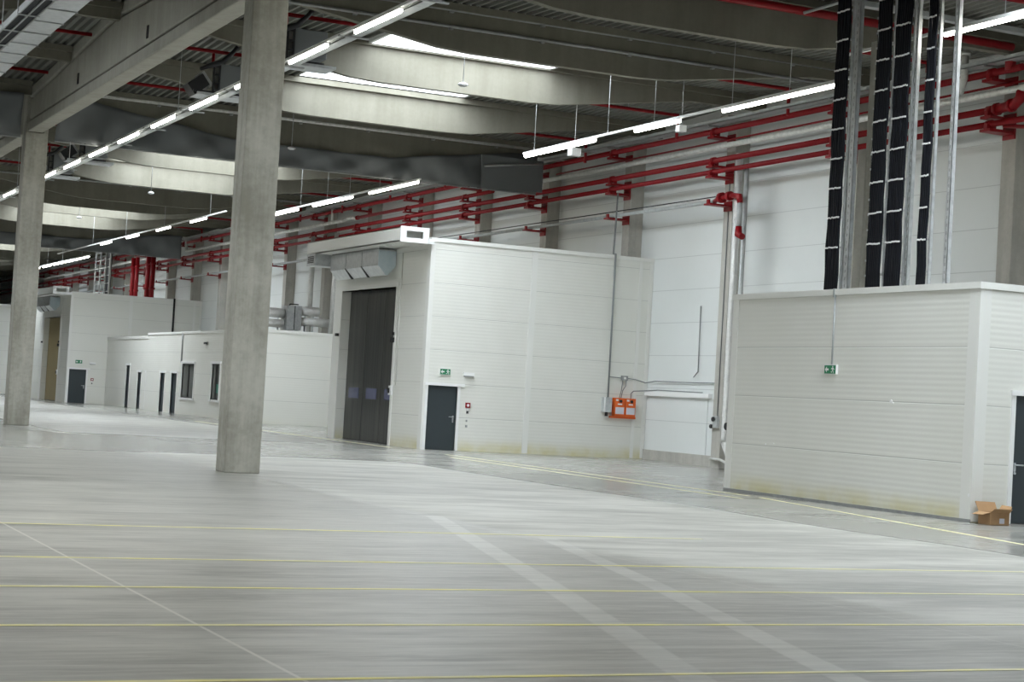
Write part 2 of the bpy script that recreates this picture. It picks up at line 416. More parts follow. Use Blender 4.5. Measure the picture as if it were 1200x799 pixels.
# secondary beams, fish-bellied
def sec_beam(k, label, left=False):
    y = Yk(k); z = gz(y)
    if left: xa, kl, kr, xb = -8.6, -2.4, 3.0, 9.66
    else: xa, kl, kr, xb = 10.17, 16.25, 21.65, WX-0.01
    zt = ROOF+z-0.005; zb = 10.02+z-0.02; ze = zt-0.42
    L = (kl-1.4-xa) if False else 4.7
    poly = [(xa, ze), (kl-L, ze), (kl-0.4, zb+0.045), (kl+0.5, zb), (kr-0.5, zb), (kr+0.4, zb+0.045), (kr+L, ze), (xb, ze), (xb, zt-0.16), (xa, zt-0.16)]
    t = thing('roof_beam', label, 'beam', ((xa+xb)/2, y, zb), 'fish-bellied concrete roof beams')
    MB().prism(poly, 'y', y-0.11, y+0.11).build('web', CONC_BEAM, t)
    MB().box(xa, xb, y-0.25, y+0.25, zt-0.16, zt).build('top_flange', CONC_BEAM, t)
    return t
BL = {0: 'nearest fish-bellied roof beam, dark grey, crossing the top of the frame',
      1: 'dark concrete roof beam carrying two thin grey conduits on its near face',
      2: 'pale skylit concrete roof beam with a small pendant sensor in front, second from front',
      3: 'pale skylit concrete roof beam directly beyond the sloping bright skylight slit, left of centre',
      4: 'shaded concrete roof beam with the large grey smoke curtain hung below it',
      5: 'dim concrete roof beam just behind the large grey smoke curtain',
      6: 'bright skylit roof beam, first seen below the large grey curtain',
      7: 'bright skylit roof beam, second seen below the large grey curtain',
      8: 'dark roof beam between the two pairs of bright distant beams'}
for k in range(-1, 24):
    l = BL.get(k) or ('%s concrete roof beam counted from the front along the side wall' % ORD[k] if k >= 0 else 'foremost concrete roof beam above the top right corner')
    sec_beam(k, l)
for k in range(1, 6):
    sec_beam(k, '%s concrete roof beam left of the big girder, upper left corner' % ORD[k-1], True)

# side-wall columns with stub corbels
WC = [27.4, 33.5, 39.8, 46.0, 52.4, 58.7, 64.7, 70.8, 77.0, 83.1, 89.2, 95.3, 101.5, 107.6, 113.8, 120, 126, 132.2, 138.3, 144.4, 150.6, 156.8]
for i, y in enumerate(WC):
    t = thing('wall_column', '%s concrete column against the white side wall, counted from the right' % ORD[i], 'column', (28.7, y+0.25, 0), 'concrete columns on the side wall')
    MB().box(28.45, WX, y, y+0.5, 0, 10.45).build('shaft', CONC_WALLCOL, t, 0.015)
    MB().box(28.15, WX, y+0.02, y+0.48, 10.25, 10.62+gz(y)).build('corbel', CONC_WALLCOL, t)
    # downpipe strip on the far side
    MB().box(28.85, WX, y+0.62, y+0.7, 0.1, 10.2).build('cable_strip', STEEL, t)

# painted floor lines
tn = 1
def fline(a, b, w, far=False):
    global tn
    d = Vector((b[0]-a[0], b[1]-a[1], 0)); n = Vector((-d.y, d.x, 0)).normalized()*w/2
    A, B = Vector((a[0], a[1], 0.001)), Vector((b[0], b[1], 0.001)); u = Vector((0, 0, 0.002))
    vs = [A+n, A-n, B-n, B+n]; vs = vs+[v+u for v in vs]
    o = MB().add(vs, [(3, 2, 1, 0), (4, 5, 6, 7), (0, 1, 5, 4), (1, 2, 6, 5), (2, 3, 7, 6), (3, 0, 4, 7)]).build('trim_%d' % tn, YEL)
    struct(o); tn += 1
for y, x1 in ((20.55, 12.5), (16.87, 14.8), (14.57, 13.4), (12.33, 10.9), (10.04, 9.2)):
    fline((-6, y), (x1, y-0.02), 0.065)
fline((20.45, 48), (20.25, 31.5), 0.09); fline((19.75, 46), (19.4, 30.4), 0.09)
fline((20.2, 31), (18.2, 20.8), 0.09); fline((20.3, 75), (20.3, 52), 0.1)

# ------------------------------------------------------------ room modules
def wall_y(b, y, th, x0, x1, z0, z1, holes=()):      # wall in plane Y=y, body towards +Y
    xs = sorted({x0, x1, *[h[0] for h in holes], *[h[1] for h in holes]}); zs = sorted({z0, z1, *[h[2] for h in holes], *[h[3] for h in holes]})
    for i in range(len(xs)-1):
        for j in range(len(zs)-1):
            cx, cz = (xs[i]+xs[i+1])/2, (zs[j]+zs[j+1])/2
            if any(h[0] < cx < h[1] and h[2] < cz < h[3] for h in holes): continue
            b.box(xs[i], xs[i+1], y, y+th, zs[j], zs[j+1])
def wall_x(b, x, th, y0, y1, z0, z1, holes=()):
    ys = sorted({y0, y1, *[h[0] for h in holes], *[h[1] for h in holes]}); zs = sorted({z0, z1, *[h[2] for h in holes], *[h[3] for h in holes]})
    for i in range(len(ys)-1):
        for j in range(len(zs)-1):
            cy, cz = (ys[i]+ys[i+1])/2, (zs[j]+zs[j+1])/2
            if any(h[0] < cy < h[1] and h[2] < cz < h[3] for h in holes): continue
            b.box(x, x+th, ys[i], ys[i+1], zs[j], zs[j+1])
def door_y(t, x0, x1, y, zt, hside=1, dmat=None, glaz=False):   # door in a wall facing -Y
    d = MB().box(x0, x1, y+0.05, y+0.1, 0.012, zt).build('door', dmat or DOORD, t)
    hx = x1-0.09 if hside > 0 else x0+0.09
    s = -hside
    h = MB(); h.box(hx-0.022, hx+0.022, y+0.035, y+0.05, 0.93, 1.09); h.tube([(hx, y+0.05, 1.05), (hx, y-0.01, 1.05)], 0.011, 8)
    h.tube([(hx, y-0.01, 1.05), (hx+s*0.16, y-0.01, 1.05)], 0.013, 8); h.tube([(hx, y+0.05, 0.9), (hx, y+0.02, 0.9)], 0.022, 10)
    lab(h.build('door_handle', GALV, d), 'steel lever handle')
    f = MB(); f.box(x0-0.09, x0, y-0.025, y+0.12, 0, zt); f.box(x1, x1+0.09, y-0.025, y+0.12, 0, zt)
    f.box(x0-0.12, x1+0.22, y-0.05, y+0.12, zt, zt+0.09)
    lab(f.build('door_frame', WHITE, t), 'white door frame with projecting lintel')

def cap_flash(b, x0, x1, y0, y1, z):     # cap around the two visible edges
    b.box(x0-0.04, x1, y0-0.04, y0+0.2, z-0.10, z+0.02); b.box(x0-0.04, x0+0.2, y0+0.2, y1, z-0.10, z+0.02)

# -- near right module
def near_module():
    x0, x1, y0, y1, h = 20.85, WX, 25.28, 33.45, 4.24
    t = thing('room_module', 'near white panel-clad room at right, open brown carton at its corner', 'room', (20.85, y0, 0))
    b = MB(); wall_y(b, y0, 0.14, x0, x1, 0.0, h, [(21.74, 22.76, 0.0, 2.29)]); wall_x(b, x0, 0.14, y0+0.14, y1, 0.0, h)
    b.box(x0+0.14, x1, y1-0.14, y1, 0, h); b.box(x0, x1, y0, y1, h-0.06, h)
    b.build('wall_panel', PANEL, t)
    c = MB(); cap_flash(c, x0, x1, y0, y1, h); lab(c.build('roof_edge_trim', TRIM, t), 'smooth white roof edge trim')
    c = MB(); c.box(x0-0.012, x0+0.24, y0-0.012, y0, 0.02, h-0.1); c.box(x0-0.012, x0, y0, y0+0.28, 0.02, h-0.1)
    c.build('corner_trim', TRIM, t); MB().box(x0-0.012, x0, y1-0.24, y1, 0.02, h-0.1).build('corner_trim', TRIM, t)
    c = MB(); c.box(x0-0.02, x0, y0-0.02, y1, 0, 0.06); c.build('base_trim', STEEL, t)
    door_y(t, 21.74, 22.76, y0, 2.29, hside=-1)
    # screw-hole chips
    c = MB()
    for yy, zz, r in ((27.7, 2.08, 0.035), (27.64, 2.05, 0.02), (31.9, 1.07, 0.02), (25.33, 0.48, 0.03), (31.6, 1.1, 0.015)):
        c.tube([(x0+0.005, yy, zz), (x0-0.014, yy, zz)], r, 7)
    [lab(q, 'white filler spot') for q in c.each('paint_chip', WHITE, t)]
near_module()

def exit_sign(label, face, c, w, h, t_=0.05):
    # face '-y' or '-x'
    cx, cy, cz = c
    o = thing('exit_sign', label, 'sign', (cx, cy, cz-h/2))
    def P(u, d, v): return (cx+u, cy-d, cz+v) if face == '-y' else (cx-d, cy-u, cz+v)
    def bx(b, u0, u1, d0, d1, v0, v1):
        p, q = P(u0, d0, v0), P(u1, d1, v1); b.box(p[0], q[0], p[1], q[1], p[2], q[2])
    b = MB(); bx(b, -w/2, w/2, 0, t_, -h/2, h/2); b.build('sign_body', WHITE, o)
    b = MB(); bx(b, -w/2+0.012, w/2-0.012, t_, t_+0.004, -h/2+0.012, h/2-0.012); g = b.build('sign_face', GREEN, o)
    b = MB(); s = h/0.2
    d0, d1 = t_+0.004, t_+0.007
    def poly(pts):
        vs = [P(u*s, d0, v*s) for u, v in pts] + [P(u*s, d1, v*s) for u, v in pts]; n = len(pts)
        b.add(vs, [tuple(range(n)), tuple(range(2*n-1, n-1, -1))] + [(i, (i+1) % n, n+(i+1) % n, n+i) for i in range(n)])
    a = -w/4/s
    poly([(a-0.065, 0), (a-0.005, 0.06), (a-0.005, -0.06)]); poly([(a-0.005, 0.02), (a+0.06, 0.02), (a+0.06, -0.02), (a-0.005, -0.02)])
    m_ = w/4/s
    poly([(m_-0.02, 0.075), (m_+0.01, 0.075), (m_+0.01, 0.045), (m_-0.02, 0.045)])
    poly([(m_-0.03, 0.04), (m_+0.02, 0.04), (m_+0.01, -0.02), (m_-0.02, -0.015)])
    poly([(m_-0.06, 0.02), (m_-0.03, 0.035), (m_-0.03, 0.015), (m_-0.055, 0.0)])
    poly([(m_+0.02, 0.035), (m_+0.055, 0.0), (m_+0.04, -0.01), (m_+0.015, 0.015)])
    poly([(m_-0.02, -0.015), (m_+0.0, -0.02), (m_-0.03, -0.05), (m_-0.065, -0.045), (m_-0.065, -0.06), (m_-0.02, -0.065)])
    poly([(m_-0.005, -0.02), (m_+0.01, -0.02), (m_+0.035, -0.05), (m_+0.03, -0.08), (m_+0.015, -0.08), (m_+0.02, -0.055)])
    b.build('pictogram', WHITE, g)
exit_sign('green exit sign under a thin conduit on the near right room', '-x', (20.85, 29.66, 2.66), 0.4, 0.19)
c = MB().tube([(20.835, 29.66, 2.76), (20.835, 29.66, 4.12)], 0.018, 8)
c.box(20.8, 20.85, 29.64, 29.7, 4.1, 4.27)
tag(c.build('sign_conduit', PIPEG), 'thin grey vertical conduit dropping to the near green exit sign', 'conduit')

# cardboard box
def carton():
    x0, x1, y0, y1, h = 20.90, 21.32, 24.80, 25.12, 0.22
    t = thing('cardboard_box', 'open brown cardboard box on the floor by the right-hand door', 'box', (21.1, 24.95, 0))
    b = MB(); w = 0.006
    b.box(x0, x1, y0, y0+w, 0.004, h); b.box(x0, x1, y1-w, y1, 0.004, h); b.box(x0, x0+w, y0+w, y1-w, 0.004, h); b.box(x1-w, x1, y0+w, y1-w, 0.004, h); b.box(x0, x1, y0, y1, 0.002, 0.008)
    b.build('carton_body', CARD, t)
    def flap(pts):
        p = [Vector(q) for q in pts]; n = (p[1]-p[0]).cross(p[2]-p[0]).normalized()*0.005
        vs = p+[q+n for q in p]; MB().add(vs, [(0, 1, 2, 3), (7, 6, 5, 4), (0, 1, 5, 4), (1, 2, 6, 5), (2, 3, 7, 6), (3, 0, 4, 7)]).build('flap', CARD, t)
    flap([(x0, y0, h), (x1, y0, h), (x1-0.05, y0-0.13, h+0.07), (x0-0.02, y0-0.13, h+0.075)])
    flap([(x0, y1, h), (x1, y1, h), (x1-0.01, y1+0.07, h+0.16), (x0-0.03, y1+0.07, h+0.17)])
    flap([(x0, y0, h), (x0, y1, h), (x0-0.16, y1-0.02, h-0.05), (x0-0.16, y0+0.02, h-0.045)])
    flap([(x1, y0, h), (x1, y1, h), (x1+0.09, y1, h+0.12), (x1+0.09, y0+0.05, h+0.11)])
    lab(MB().box(x0+0.2, x0+0.31, y0-0.004, y0, 0.03, 0.12).build('carton_label', PAPER, t), 'small pale sticker')
carton()

# -- tall modules with folding door, air curtain and duct
def tall_module(yc, tag_far, fold, label, length):
    x0, x1, h = 21.05, WX-0.005, 6.55
    y0, y1 = yc, yc+length
    t = thing('room_module', label, 'room', (x0, y0, 0))
    dy0, dy1, dz = y0+2.75, y0+7.9, 5.13
    b = MB(); wall_y(b, y0, 0.14, x0, x1, 0, h, [(21.2, 22.2, 0, 2.0)]); wall_x(b, x0, 0.3, y0+0.14, y1, 0, h, [(dy0, dy1, 0, dz)])
    b.box(x0+0.3, x1, y1-0.14, y1, 0, h); b.box(x0, x1, y0, y1, h-0.08, h)
    b.build('wall_panel', PANEL, t)
    c = MB(); cap_flash(c, x0, x1, y0, y1, h); lab(c.build('roof_edge_trim', TRIM, t), 'smooth white roof edge trim')
    c = MB(); c.box(x0-0.012, x0+0.14, y0-0.012, y0, 0.0, h-0.1); c.box(x0-0.012, x0, y0, y0+0.25, 0.0, h-0.1); c.build('corner_trim', TRIM, t)
    for xa in ((24.52, 24.72), (28.42, 28.54), (28.8, 28.94)):
        MB().box(xa[0], xa[1], y0-0.012, y0, 0.02, h-0.1).build('joint_trim', TRIM, t)
    door_y(t, 21.2, 22.2, y0, 2.0)
    # frame around the tall opening
    f = MB(); f.box(x0-0.03, x0+0.3, dy0-0.16, dy0, 0, dz+0.14); f.box(x0-0.03, x0, dy1, dy1+0.7, 0, dz+0.14); f.box(x0-0.03, x0+0.3, dy0, dy1, dz, dz+0.14)
    f.build('opening_frame', TRIM, t)
    # folding door: three wings
    w = (dy1-dy0)/3
    d = thing('folding_door', '', '', (x0+0.3, (dy0+dy1)/2, 0)); d.parent = t; d.location = Vector((x0+0.3, (dy0+dy1)/2, 0))-Vector((x0, y0, 0))
    del d['label'], d['category']
    for i in range(3):
        a, e = dy0+i*w+0.015, dy0+(i+1)*w-0.015
        p = MB().box(x0+0.30, x0+0.36, a, e, 0.03, dz-0.01).build('door_wing', fold, d)
        if not tag_far:
            MB().box(x0+0.285, x0+0.30, a+0.35, e-0.35, 1.44, 1.80).build('vision_pane', GLASSB, d)
    MB().box(x0+0.29, x0+0.37, dy0, dy1, 0.0, 0.03).build('bottom_seal', BLACK, d)
    # controls
    c = MB(); c.box(x0-0.09, x0-0.03, dy0-0.24, dy0+0.02, 1.62, 1.92); lab(c.build('control_box', WHITE, t), 'white control box')
    MB().box(x0-0.13, x0-0.09, dy0-0.1, dy0+0.02, 1.68, 1.84).build('control_button', BLACK, t)
    c = MB(); c.box(x0-0.14, x0-0.03, dy0-0.11, dy0-0.02, 3.32, 3.48); c.box(x0-0.1, x0-0.03, dy0-0.09, dy0-0.03, 3.55, 3.65); c.each('door_sensor', BLACK, t)
    MB().box(x0-0.12, x0-0.03, dy1+0.1, dy1+0.28, 3.56, 3.66).each('door_sensor', BLACK, t)
    # conduit by the opening
    MB().tube([(x0-0.02, dy0-0.4, 6.2), (x0-0.02, dy0-0.4, 1.95)], 0.018, 6).build('conduit', TRIM, t)
    return t
tall_module(51.48, False, FOLD, 'tall white panel-clad room with a dark folding door, picture centre', 8.75)
tall_module(107.0, True, BROWND, 'distant tall white room with a tan folding door, far left', 12.8)

def air_curtain(yc, label):
    t = thing('air_curtain', label, 'air curtain', (20.75, yc, 5.4))
    y0, y1 = yc-2.35, yc+2.35; L = (y1-y0)/3
    zt, zm, zb = 6.3, 5.78, 5.48
    poly = [(20.42, zt), (20.42, zm), (20.70, zb), (20.76, zb), (21.02, zm), (21.02, zt)]
    for i in range(3):
        a, e = y0+i*L+0.02, y0+(i+1)*L-0.02
        MB().prism(poly, 'y', a, e).build('casing', GALV, t)
    lab(MB().prism(poly, 'y', y0, y0+0.02).build('end_plate', GALVB, t), 'bluish end plate')
    for i in range(1, 3):
        MB().prism([(20.40, zm+0.02), (20.66, zb-0.02), (20.72, zb-0.02), (20.46, zm+0.02)], 'y', y0+i*L-0.05, y0+i*L+0.05).build('slot', BLACK, t)
    for y in (y0+0.4, y1-0.4):
        MB().box(20.9, 21.05, y-0.05, y+0.05, 6.2, 6.36).build('wall_bracket', GALV, t)
    MB().box(20.44, 21.0, y0-0.015, y0+0.02, zt-0.03, zt).build('end_flange', GALV, t)
    MB().box(20.43, 20.47, y0+0.1, y1-0.1, zt, zt+0.05).build('mounting_rail', STEEL, t)
air_curtain(56.75, 'galvanised three-section air curtain above the dark folding door')
air_curtain(112.6, 'galvanised air curtain above the distant tan folding door')

def hood_duct(y0, y1, label):
    t = thing('rectangular_duct', label, 'duct', (20.35, y0, 6.3))
    xa, xb, za, zb = 19.95, 20.85, 6.36, 6.80
    b = MB(); b.box(xa, xa+0.03, y0+0.04, y1, za, zb); b.box(xb-0.03, xb, y0+0.04, y1, za, zb); b.box(xa, xb, y0+0.04, y1, zb-0.03, zb); b.box(xa, xb, y0+0.04, y1, za, za+0.03)
    b.box(xa, xb, y0+0.5, y0+0.53, za, zb)
    b.build('duct_body', TRIM, t)
    f = MB(); wall_y(f, y0, 0.05, xa-0.02, xb+0.02, za-0.02, zb+0.02, [(xa+0.17, xb-0.17, za+0.12, zb-0.11)]); f.box(xb, 21.06, y0, y0+0.05, za-0.02, za+0.14)
    lab(f.build('end_frame', WHITE, t), 'white open end frame')
    MB().box(xb, 21.05, y0+0.1, y1, za, za+0.04).build('soffit', TRIM, t)
    # drop box with grille near the far end
    b = MB().box(xa, xb, y1-0.9, y1, 5.95, za); b.build('drop_box', GALV, t)
    g = MB()
    for i in range(5): g.box(xa-0.015, xa, y1-0.75, y1-0.15, 6.05+0.05*i, 6.08+0.05*i)
    g.each('grille', BLACK, t)
    for y in (y0+1.6, y0+2.3, y0+2.9):
        MB().tube([(20.3, y, za+0.005), (20.3, y, za-0.03)], 0.06, 10).build('downlight', WHITE, t)
hood_duct(51.3, 60.3, 'white rectangular duct on the tall central room, open framed end')
hood_duct(106.8, 116.0, 'white rectangular duct on the distant tall room')

exit_sign('green exit sign above the dark door of the central tall room', '-y', (21.73, 51.48, 2.44), 0.36, 0.2)
exit_sign('green exit sign above the dark door of the distant tall room', '-y', (21.72, 107.0, 2.45), 0.42, 0.22)
for y, l in ((51.48, 'central tall room'), (107.0, 'distant tall room')):
    t = thing('emergency_light', 'slim white emergency light right of the exit sign on the %s' % l, 'lamp', (22.54, y, 2.36))
    MB().box(22.36, 22.72, y-0.07, y, 2.36, 2.46).build('housing', WHITE, t); MB().box(22.38, 22.70, y-0.075, y-0.005, 2.33, 2.36).build('lens', STEEL, t)
    t = thing('fire_alarm_point', 'small red fire alarm call point beside the dark door of the %s' % l, 'alarm', (22.57, y, 1.3))
    MB().box(22.49, 22.65, y-0.04, y, 1.36, 1.52).build('housing', RED, t); MB().tube([(22.57, y-0.04, 1.44), (22.57, y-0.048, 1.44)], 0.045, 12).build('glass_disc', WHITE, t)
    MB().box(22.53, 22.61, y-0.03, y, 1.26, 1.34).build('sounder', WHITE, t); MB().box(22.54, 22.6, y-0.032, y, 1.18, 1.26).build('cable_entry', BLACK, t)
t = thing('wall_socket', 'tiny dark socket low on the wall beside the central dark door', 'socket', (22.56, 51.48, 0.75))
MB().box(22.53, 22.59, 51.45, 51.48, 0.75, 0.82).build('body', STEEL, t); MB().box(22.54, 22.58, 51.45, 51.48, 0.92, 0.98).build('body', STEEL, t)

# orange cabinets
for i, xc in enumerate((27.86, 28.26)):
    t = thing('orange_cabinet', '%s of the two orange electrical cabinets with pale labels' % ('left' if i == 0 else 'right'), 'cabinet', (xc, 51.4, 1.35), 'orange electrical cabinets')
    MB().box(xc-0.185, xc+0.185, 51.28, 51.48, 1.36, 1.95).build('cabinet_body', ORANGE, t, 0.01)
    MB().box(xc-0.155, xc+0.155, 51.272, 51.28, 1.43, 1.65).build('label_plate', PAPER, t)
    MB().tube([(xc+0.02, 51.28, 1.85), (xc+0.02, 51.24, 1.85)], 0.05, 10).build('rotary_switch', BLACK, t)
    MB().box(xc-0.15, xc-0.06, 51.274, 51.28, 1.85, 1.91).build('small_label', WHITE, t)
    MB().box(xc-0.08, xc+0.08, 51.272, 51.28, 1.73, 1.77).build('handle_strip', WHITE, t)
o = MB().box(27.58, 28.5, 51.35, 51.48, 1.29, 1.36).build('cabinet_rail', ORANGE); tag(o, 'orange mounting rail beneath the two orange cabinets', 'rail')
t = thing('switch_box', 'pale grey switch box left of the orange cabinets', 'switch box', (27.42, 51.4, 1.4))
MB().box(27.28, 27.56, 51.26, 51.48, 1.47, 1.95).build('body', GALV, t, 0.01); MB().box(27.27, 27.31, 51.23, 51.26, 1.47, 1.95).build('lid_edge', WHITE, t)
MB().tube([(27.42, 51.36, 1.47), (27.42, 51.36, 1.34)], 0.05, 10).build('plug', BLACK, t)
def cable(name, pts, r, label, cat='cable', m=CABW):
    return tag(MB().tube(pts, r, 7).build(name, m), label, cat)
cable('conduit', [(27.47, 51.4, 1.95), (27.46, 51.4, 6.60), (27.46, 51.55, 6.62), (27.5, 51.55, 8.6)], 0.028, 'long vertical grey conduit down the central room to the switch box', 'conduit')
t = thing('junction_box', 'small grey junction box above the orange cabinets', 'junction box', (28.05, 51.44, 2.55))
MB().box(27.95, 28.17, 51.4, 51.48, 2.53, 2.68).build('body', STEEL, t); MB().box(28.02, 28.1, 51.395, 51.4, 2.57, 2.64).build('plate', WHITE, t)
cable('cable', [(27.5, 51.42, 2.62), (27.95, 51.42, 2.60)], 0.014, 'short horizontal cable between the long conduit and the junction box')
cable('cable', [(28.0, 51.43, 2.53), (27.95, 51.4, 2.2), (27.88, 51.38, 1.95)], 0.014, 'straight cable from the junction box to the left orange cabinet')
cable('cable', [(28.13, 51.43, 2.53), (28.1, 51.4, 2.35), (28.0, 51.4, 2.2), (27.94, 51.38, 1.95)], 0.014, 'curving cable from the junction box to the left orange cabinet')
cable('cable', [(28.17, 51.42, 2.6), (28.45, 51.4, 2.58), (28.6, 51.0, 2.49), (28.86, 50.8, 2.56), (28.88, 49.0, 2.55), (28.9, 46.8, 2.56)], 0.016, 'long sagging cable from junction box across the white wall')
cable('cable', [(28.3, 51.38, 1.95), (28.31, 51.4, 2.12), (28.4, 51.4, 2.2), (28.84, 51.2, 2.24), (28.84, 50.6, 2.27), (28.84, 47.8, 2.25)], 0.016, 'cable from the right orange cabinet onto the white ledge')

# ledge door on the white wall
t = thing('wall_hatch', 'white panel hatch under a white ledge beside the central room', 'hatch', (WX, 49.4, 0.33))
MB().box(WX-0.14, WX, 47.4, 51.4, 2.08, 2.22).build('ledge', WHITE, t)
MB().box(WX-0.03, WX, 47.6, 51.3, 0.33, 2.08).build('panel', WALLP, t)
cable('cable', [(28.91, 48.3, 4.95), (28.91, 48.26, 2.9), (28.87, 48.45, 2.72)], 0.016, 'thin cable looping down the white wall above the hatch')

# -- low module
def low_module():
    x0, x1, y0, y1, h = 23.2, WX, 75.9, 96.3, 4.14
    t = thing('room_module', 'low white room with windows behind the nearest column', 'room', (x0, y0, 0))
    wins = [(86.47, 88.75, 0.85, 2.55), (81.92, 83.25, 0.88, 2.57)]; drs = [(92.2, 93.1, 0, 2.03), (89.75, 90.8, 0, 2.05)]
    b = MB(); wall_x(b, x0, 0.14, y0+0.14, y1, 0, h, wins+drs); wall_y(b, y0, 0.14, x0, x1, 0, h); b.box(x0+0.14, x1, y1-0.14, y1, 0, h); b.box(x0, x1, y0, y1, h-0.06, h)
    b.build('wall_panel', PANEL, t)
    c = MB(); cap_flash(c, x0, x1, y0, y1, h); c.build('roof_edge_trim', TRIM, t)
    MB().box(x0-0.012, x0+0.12, y0-0.012, y0, 0, h-0.1).build('corner_trim', TRIM, t)
    for a, e, z0, z1 in wins:
        w = MB(); w.box(x0-0.03, x0+0.1, a-0.1, a, z0, z1); w.box(x0-0.03, x0+0.1, e, e+0.1, z0, z1); w.box(x0-0.06, x0+0.1, a-0.2, e+0.2, z1, z1+0.12); w.box(x0-0.06, x0+0.1, a-0.2, e+0.2, z0-0.1, z0)
        wo = w.build('window_frame', WHITE, t)
        MB().box(x0+0.05, x0+0.07, a, e, z0, z1).build('glazing', GLASS, wo)
        mm = MB().box(x0+0.01, x0+0.05, (a+e)/2-0.06, (a+e)/2+0.06, z0, z1); mm.box(x0+0.01, x0+0.05, a, e, z0, z0+0.07); mm.box(x0+0.01, x0+0.05, a, e, z1-0.07, z1); mm.build('mullion', BLACK, wo)
    lab(MB().box(x0+0.04, x0+0.05, 82.0, 82.75, 1.2, 1.62).build('teal_sheet', TEAL, t), 'teal board behind the window')
    for a, e, z0, z1 in drs:
        d = MB().box(x0+0.06, x0+0.1, a, e, 0.01, z1).build('door', DOORD, t)
        MB().tube([(x0+0.03, a+0.12, 1.05), (x0+0.03, a+0.28, 1.05)], 0.02, 6).build('door_handle', GALV, d)
        f = MB(); f.box(x0-0.02, x0+0.12, a-0.08, a, 0, z1); f.box(x0-0.02, x0+0.12, e, e+0.08, 0, z1); f.box(x0-0.05, x0+0.12, a-0.15, e+0.15, z1, z1+0.12); f.build('door_frame', WHITE, t)
    MB().tube([(x0-0.03, 88.95, 2.6), (x0-0.03, 88.95, 4.1)], 0.045, 7).build('conduit', STEEL, t)
    MB().box(x0-0.12, x0, 84.3, 84.65, 3.5, 3.6).build('wall_lamp', BLACK, t)
low_module()
def lowest_module():
    x0, x1, y0, y1, h = 23.35, WX, 96.3, 106.9, 4.0
    t = thing('room_module', 'lower white annex between the windowed room and the distant tall room', 'room', (x0, y0, 0))
    drs = [(100.8, 101.6, 0, 2.37), (98.0, 98.75, 0, 2.02), (96.6, 96.85, 0, 2.0)]
    b = MB(); wall_x(b, x0, 0.14, y0, y1, 0, h, drs); b.box(x0, x1, y0, y1, h-0.06, h); b.box(x0+0.14, x1, y1-0.14, y1, 0, h-0.06); b.build('wall_panel', PANEL, t)
    MB().box(x0-0.04, x0+0.2, y0, y1, h-0.14, h+0.02).build('roof_edge_trim', TRIM, t)
    for a, e, z0, z1 in drs:
        MB().box(x0+0.06, x0+0.1, a, e, 0.01, z1).build('door', DOORD, t)
        f = MB(); f.box(x0-0.02, x0+0.12, a-0.08, a, 0, z1); f.box(x0-0.02, x0+0.12, e, e+0.08, 0, z1); f.box(x0-0.05, x0+0.12, a-0.15, e+0.15, z1, z1+0.12); f.build('door_frame', WHITE, t)
lowest_module()
def far_module():
    t = thing('room_module', 'farthest pale room, seen behind the left column', 'room', (21.0, 132, 0))
    b = MB(); wall_y(b, 132, 0.14, 20.6, WX-0.06, 0, 6.35); b.box(20.6, 20.74, 132.14, 141, 0, 6.35); b.box(20.6, WX-0.06, 132, 141, 6.3, 6.36); b.build('wall_panel', PANEL, t)
    MB().box(20.56, WX-0.06, 131.95, 132.2, 6.28, 6.42).build('roof_edge_trim', TRIM, t)
far_module()
cable('conduit', [(27.2, 106.96, 4.1), (27.2, 106.96, 6.6)], 0.06, 'dark vertical conduit on the distant tall room above the low roofs', 'conduit', BLACK)

# equipment on the low module's roof
t = thing('air_handling_box', 'grey upright air handling box on the low room roof', 'ventilation unit', (25.9, 80, 4.14))
MB().box(25.55, 26.25, 79.6, 80.4, 4.34, 5.45).build('casing', STEEL, t); MB().box(25.9, 25.93, 79.58, 79.6, 4.34, 5.45).build('seam', BLACK, t); MB().box(25.6, 26.2, 79.7, 80.3, 4.14, 4.34).build('frame', GALV, t)
MB().tube([(25.75, 80, 5.45), (25.8, 80, 5.53), (26.2, 80, 5.53)], 0.03, 6).build('cable', BLACK, t)
for (xa, xb, za, zb, nm) in ((24.2, 25.5, 4.85, 5.3, 'upper left silver foil duct feeding the roof air handling box'), (26.3, 27.2, 5.02, 5.46, 'upper right silver foil duct leaving the roof air handling box'),
                          (24.2, 25.5, 4.4, 4.78, 'lower left silver foil duct lying on the low room roof'), (26.3, 28.0, 4.55, 4.95, 'lower right silver foil duct reaching toward the central room')):
    t = thing('foil_duct', nm, 'duct', ((xa+xb)/2, 80, 4.14), 'foil ducts on the low roof')
    MB().tube([(xa, 80, (za+zb)/2), ((xa+xb)/2, 80, (za+zb)/2+0.01), (xb, 80, (za+zb)/2)], (zb-za)/2, 12).build('duct', FOIL, t)
    s = MB()
    for x in (xa+0.25, xb-0.25): s.box(x-0.02, x+0.02, 79.95, 80.05, 4.14, (za+zb)/2)
    s.each('support_leg', GALV, t)

# ------------------------------------------------------------ pipes along the wall
PX = 27.85
ZS = lambda z: 1.7+(z-1.7)*1.0127
def ring(b, p, ax, r, w=0.05):
    q = Vector(p); d = Vector(ax)*w; b.tube([q-d, q+d], r, 12)
def run(name, x, z, y0, y1, r, m, label, cat, coll=True):
    t = thing(name, label, cat, (x, y0, z))
    MB().tube([(x, y0, z), (x, y1, z)], r, 12).build('pipe_run', m, t)
    if coll:
        for y in WC:
            if y0 < y < y1-0.1:
                b = MB(); ring(b, (x, y+0.25, z), (0, 1, 0), r*1.35, 0.09); b.build('coupling', m, t)
    return t
WALLRUN = []
run('sprinkler_pipe', PX, ZS(9.97), 32.7, 186, 0.085, RED, 'uppermost long red sprinkler pipe along the side wall', 'pipe')
run('sprinkler_pipe', PX, ZS(9.09), 33.0, 186, 0.085, RED, 'middle long red sprinkler pipe along the side wall, below the silver pipe', 'pipe')
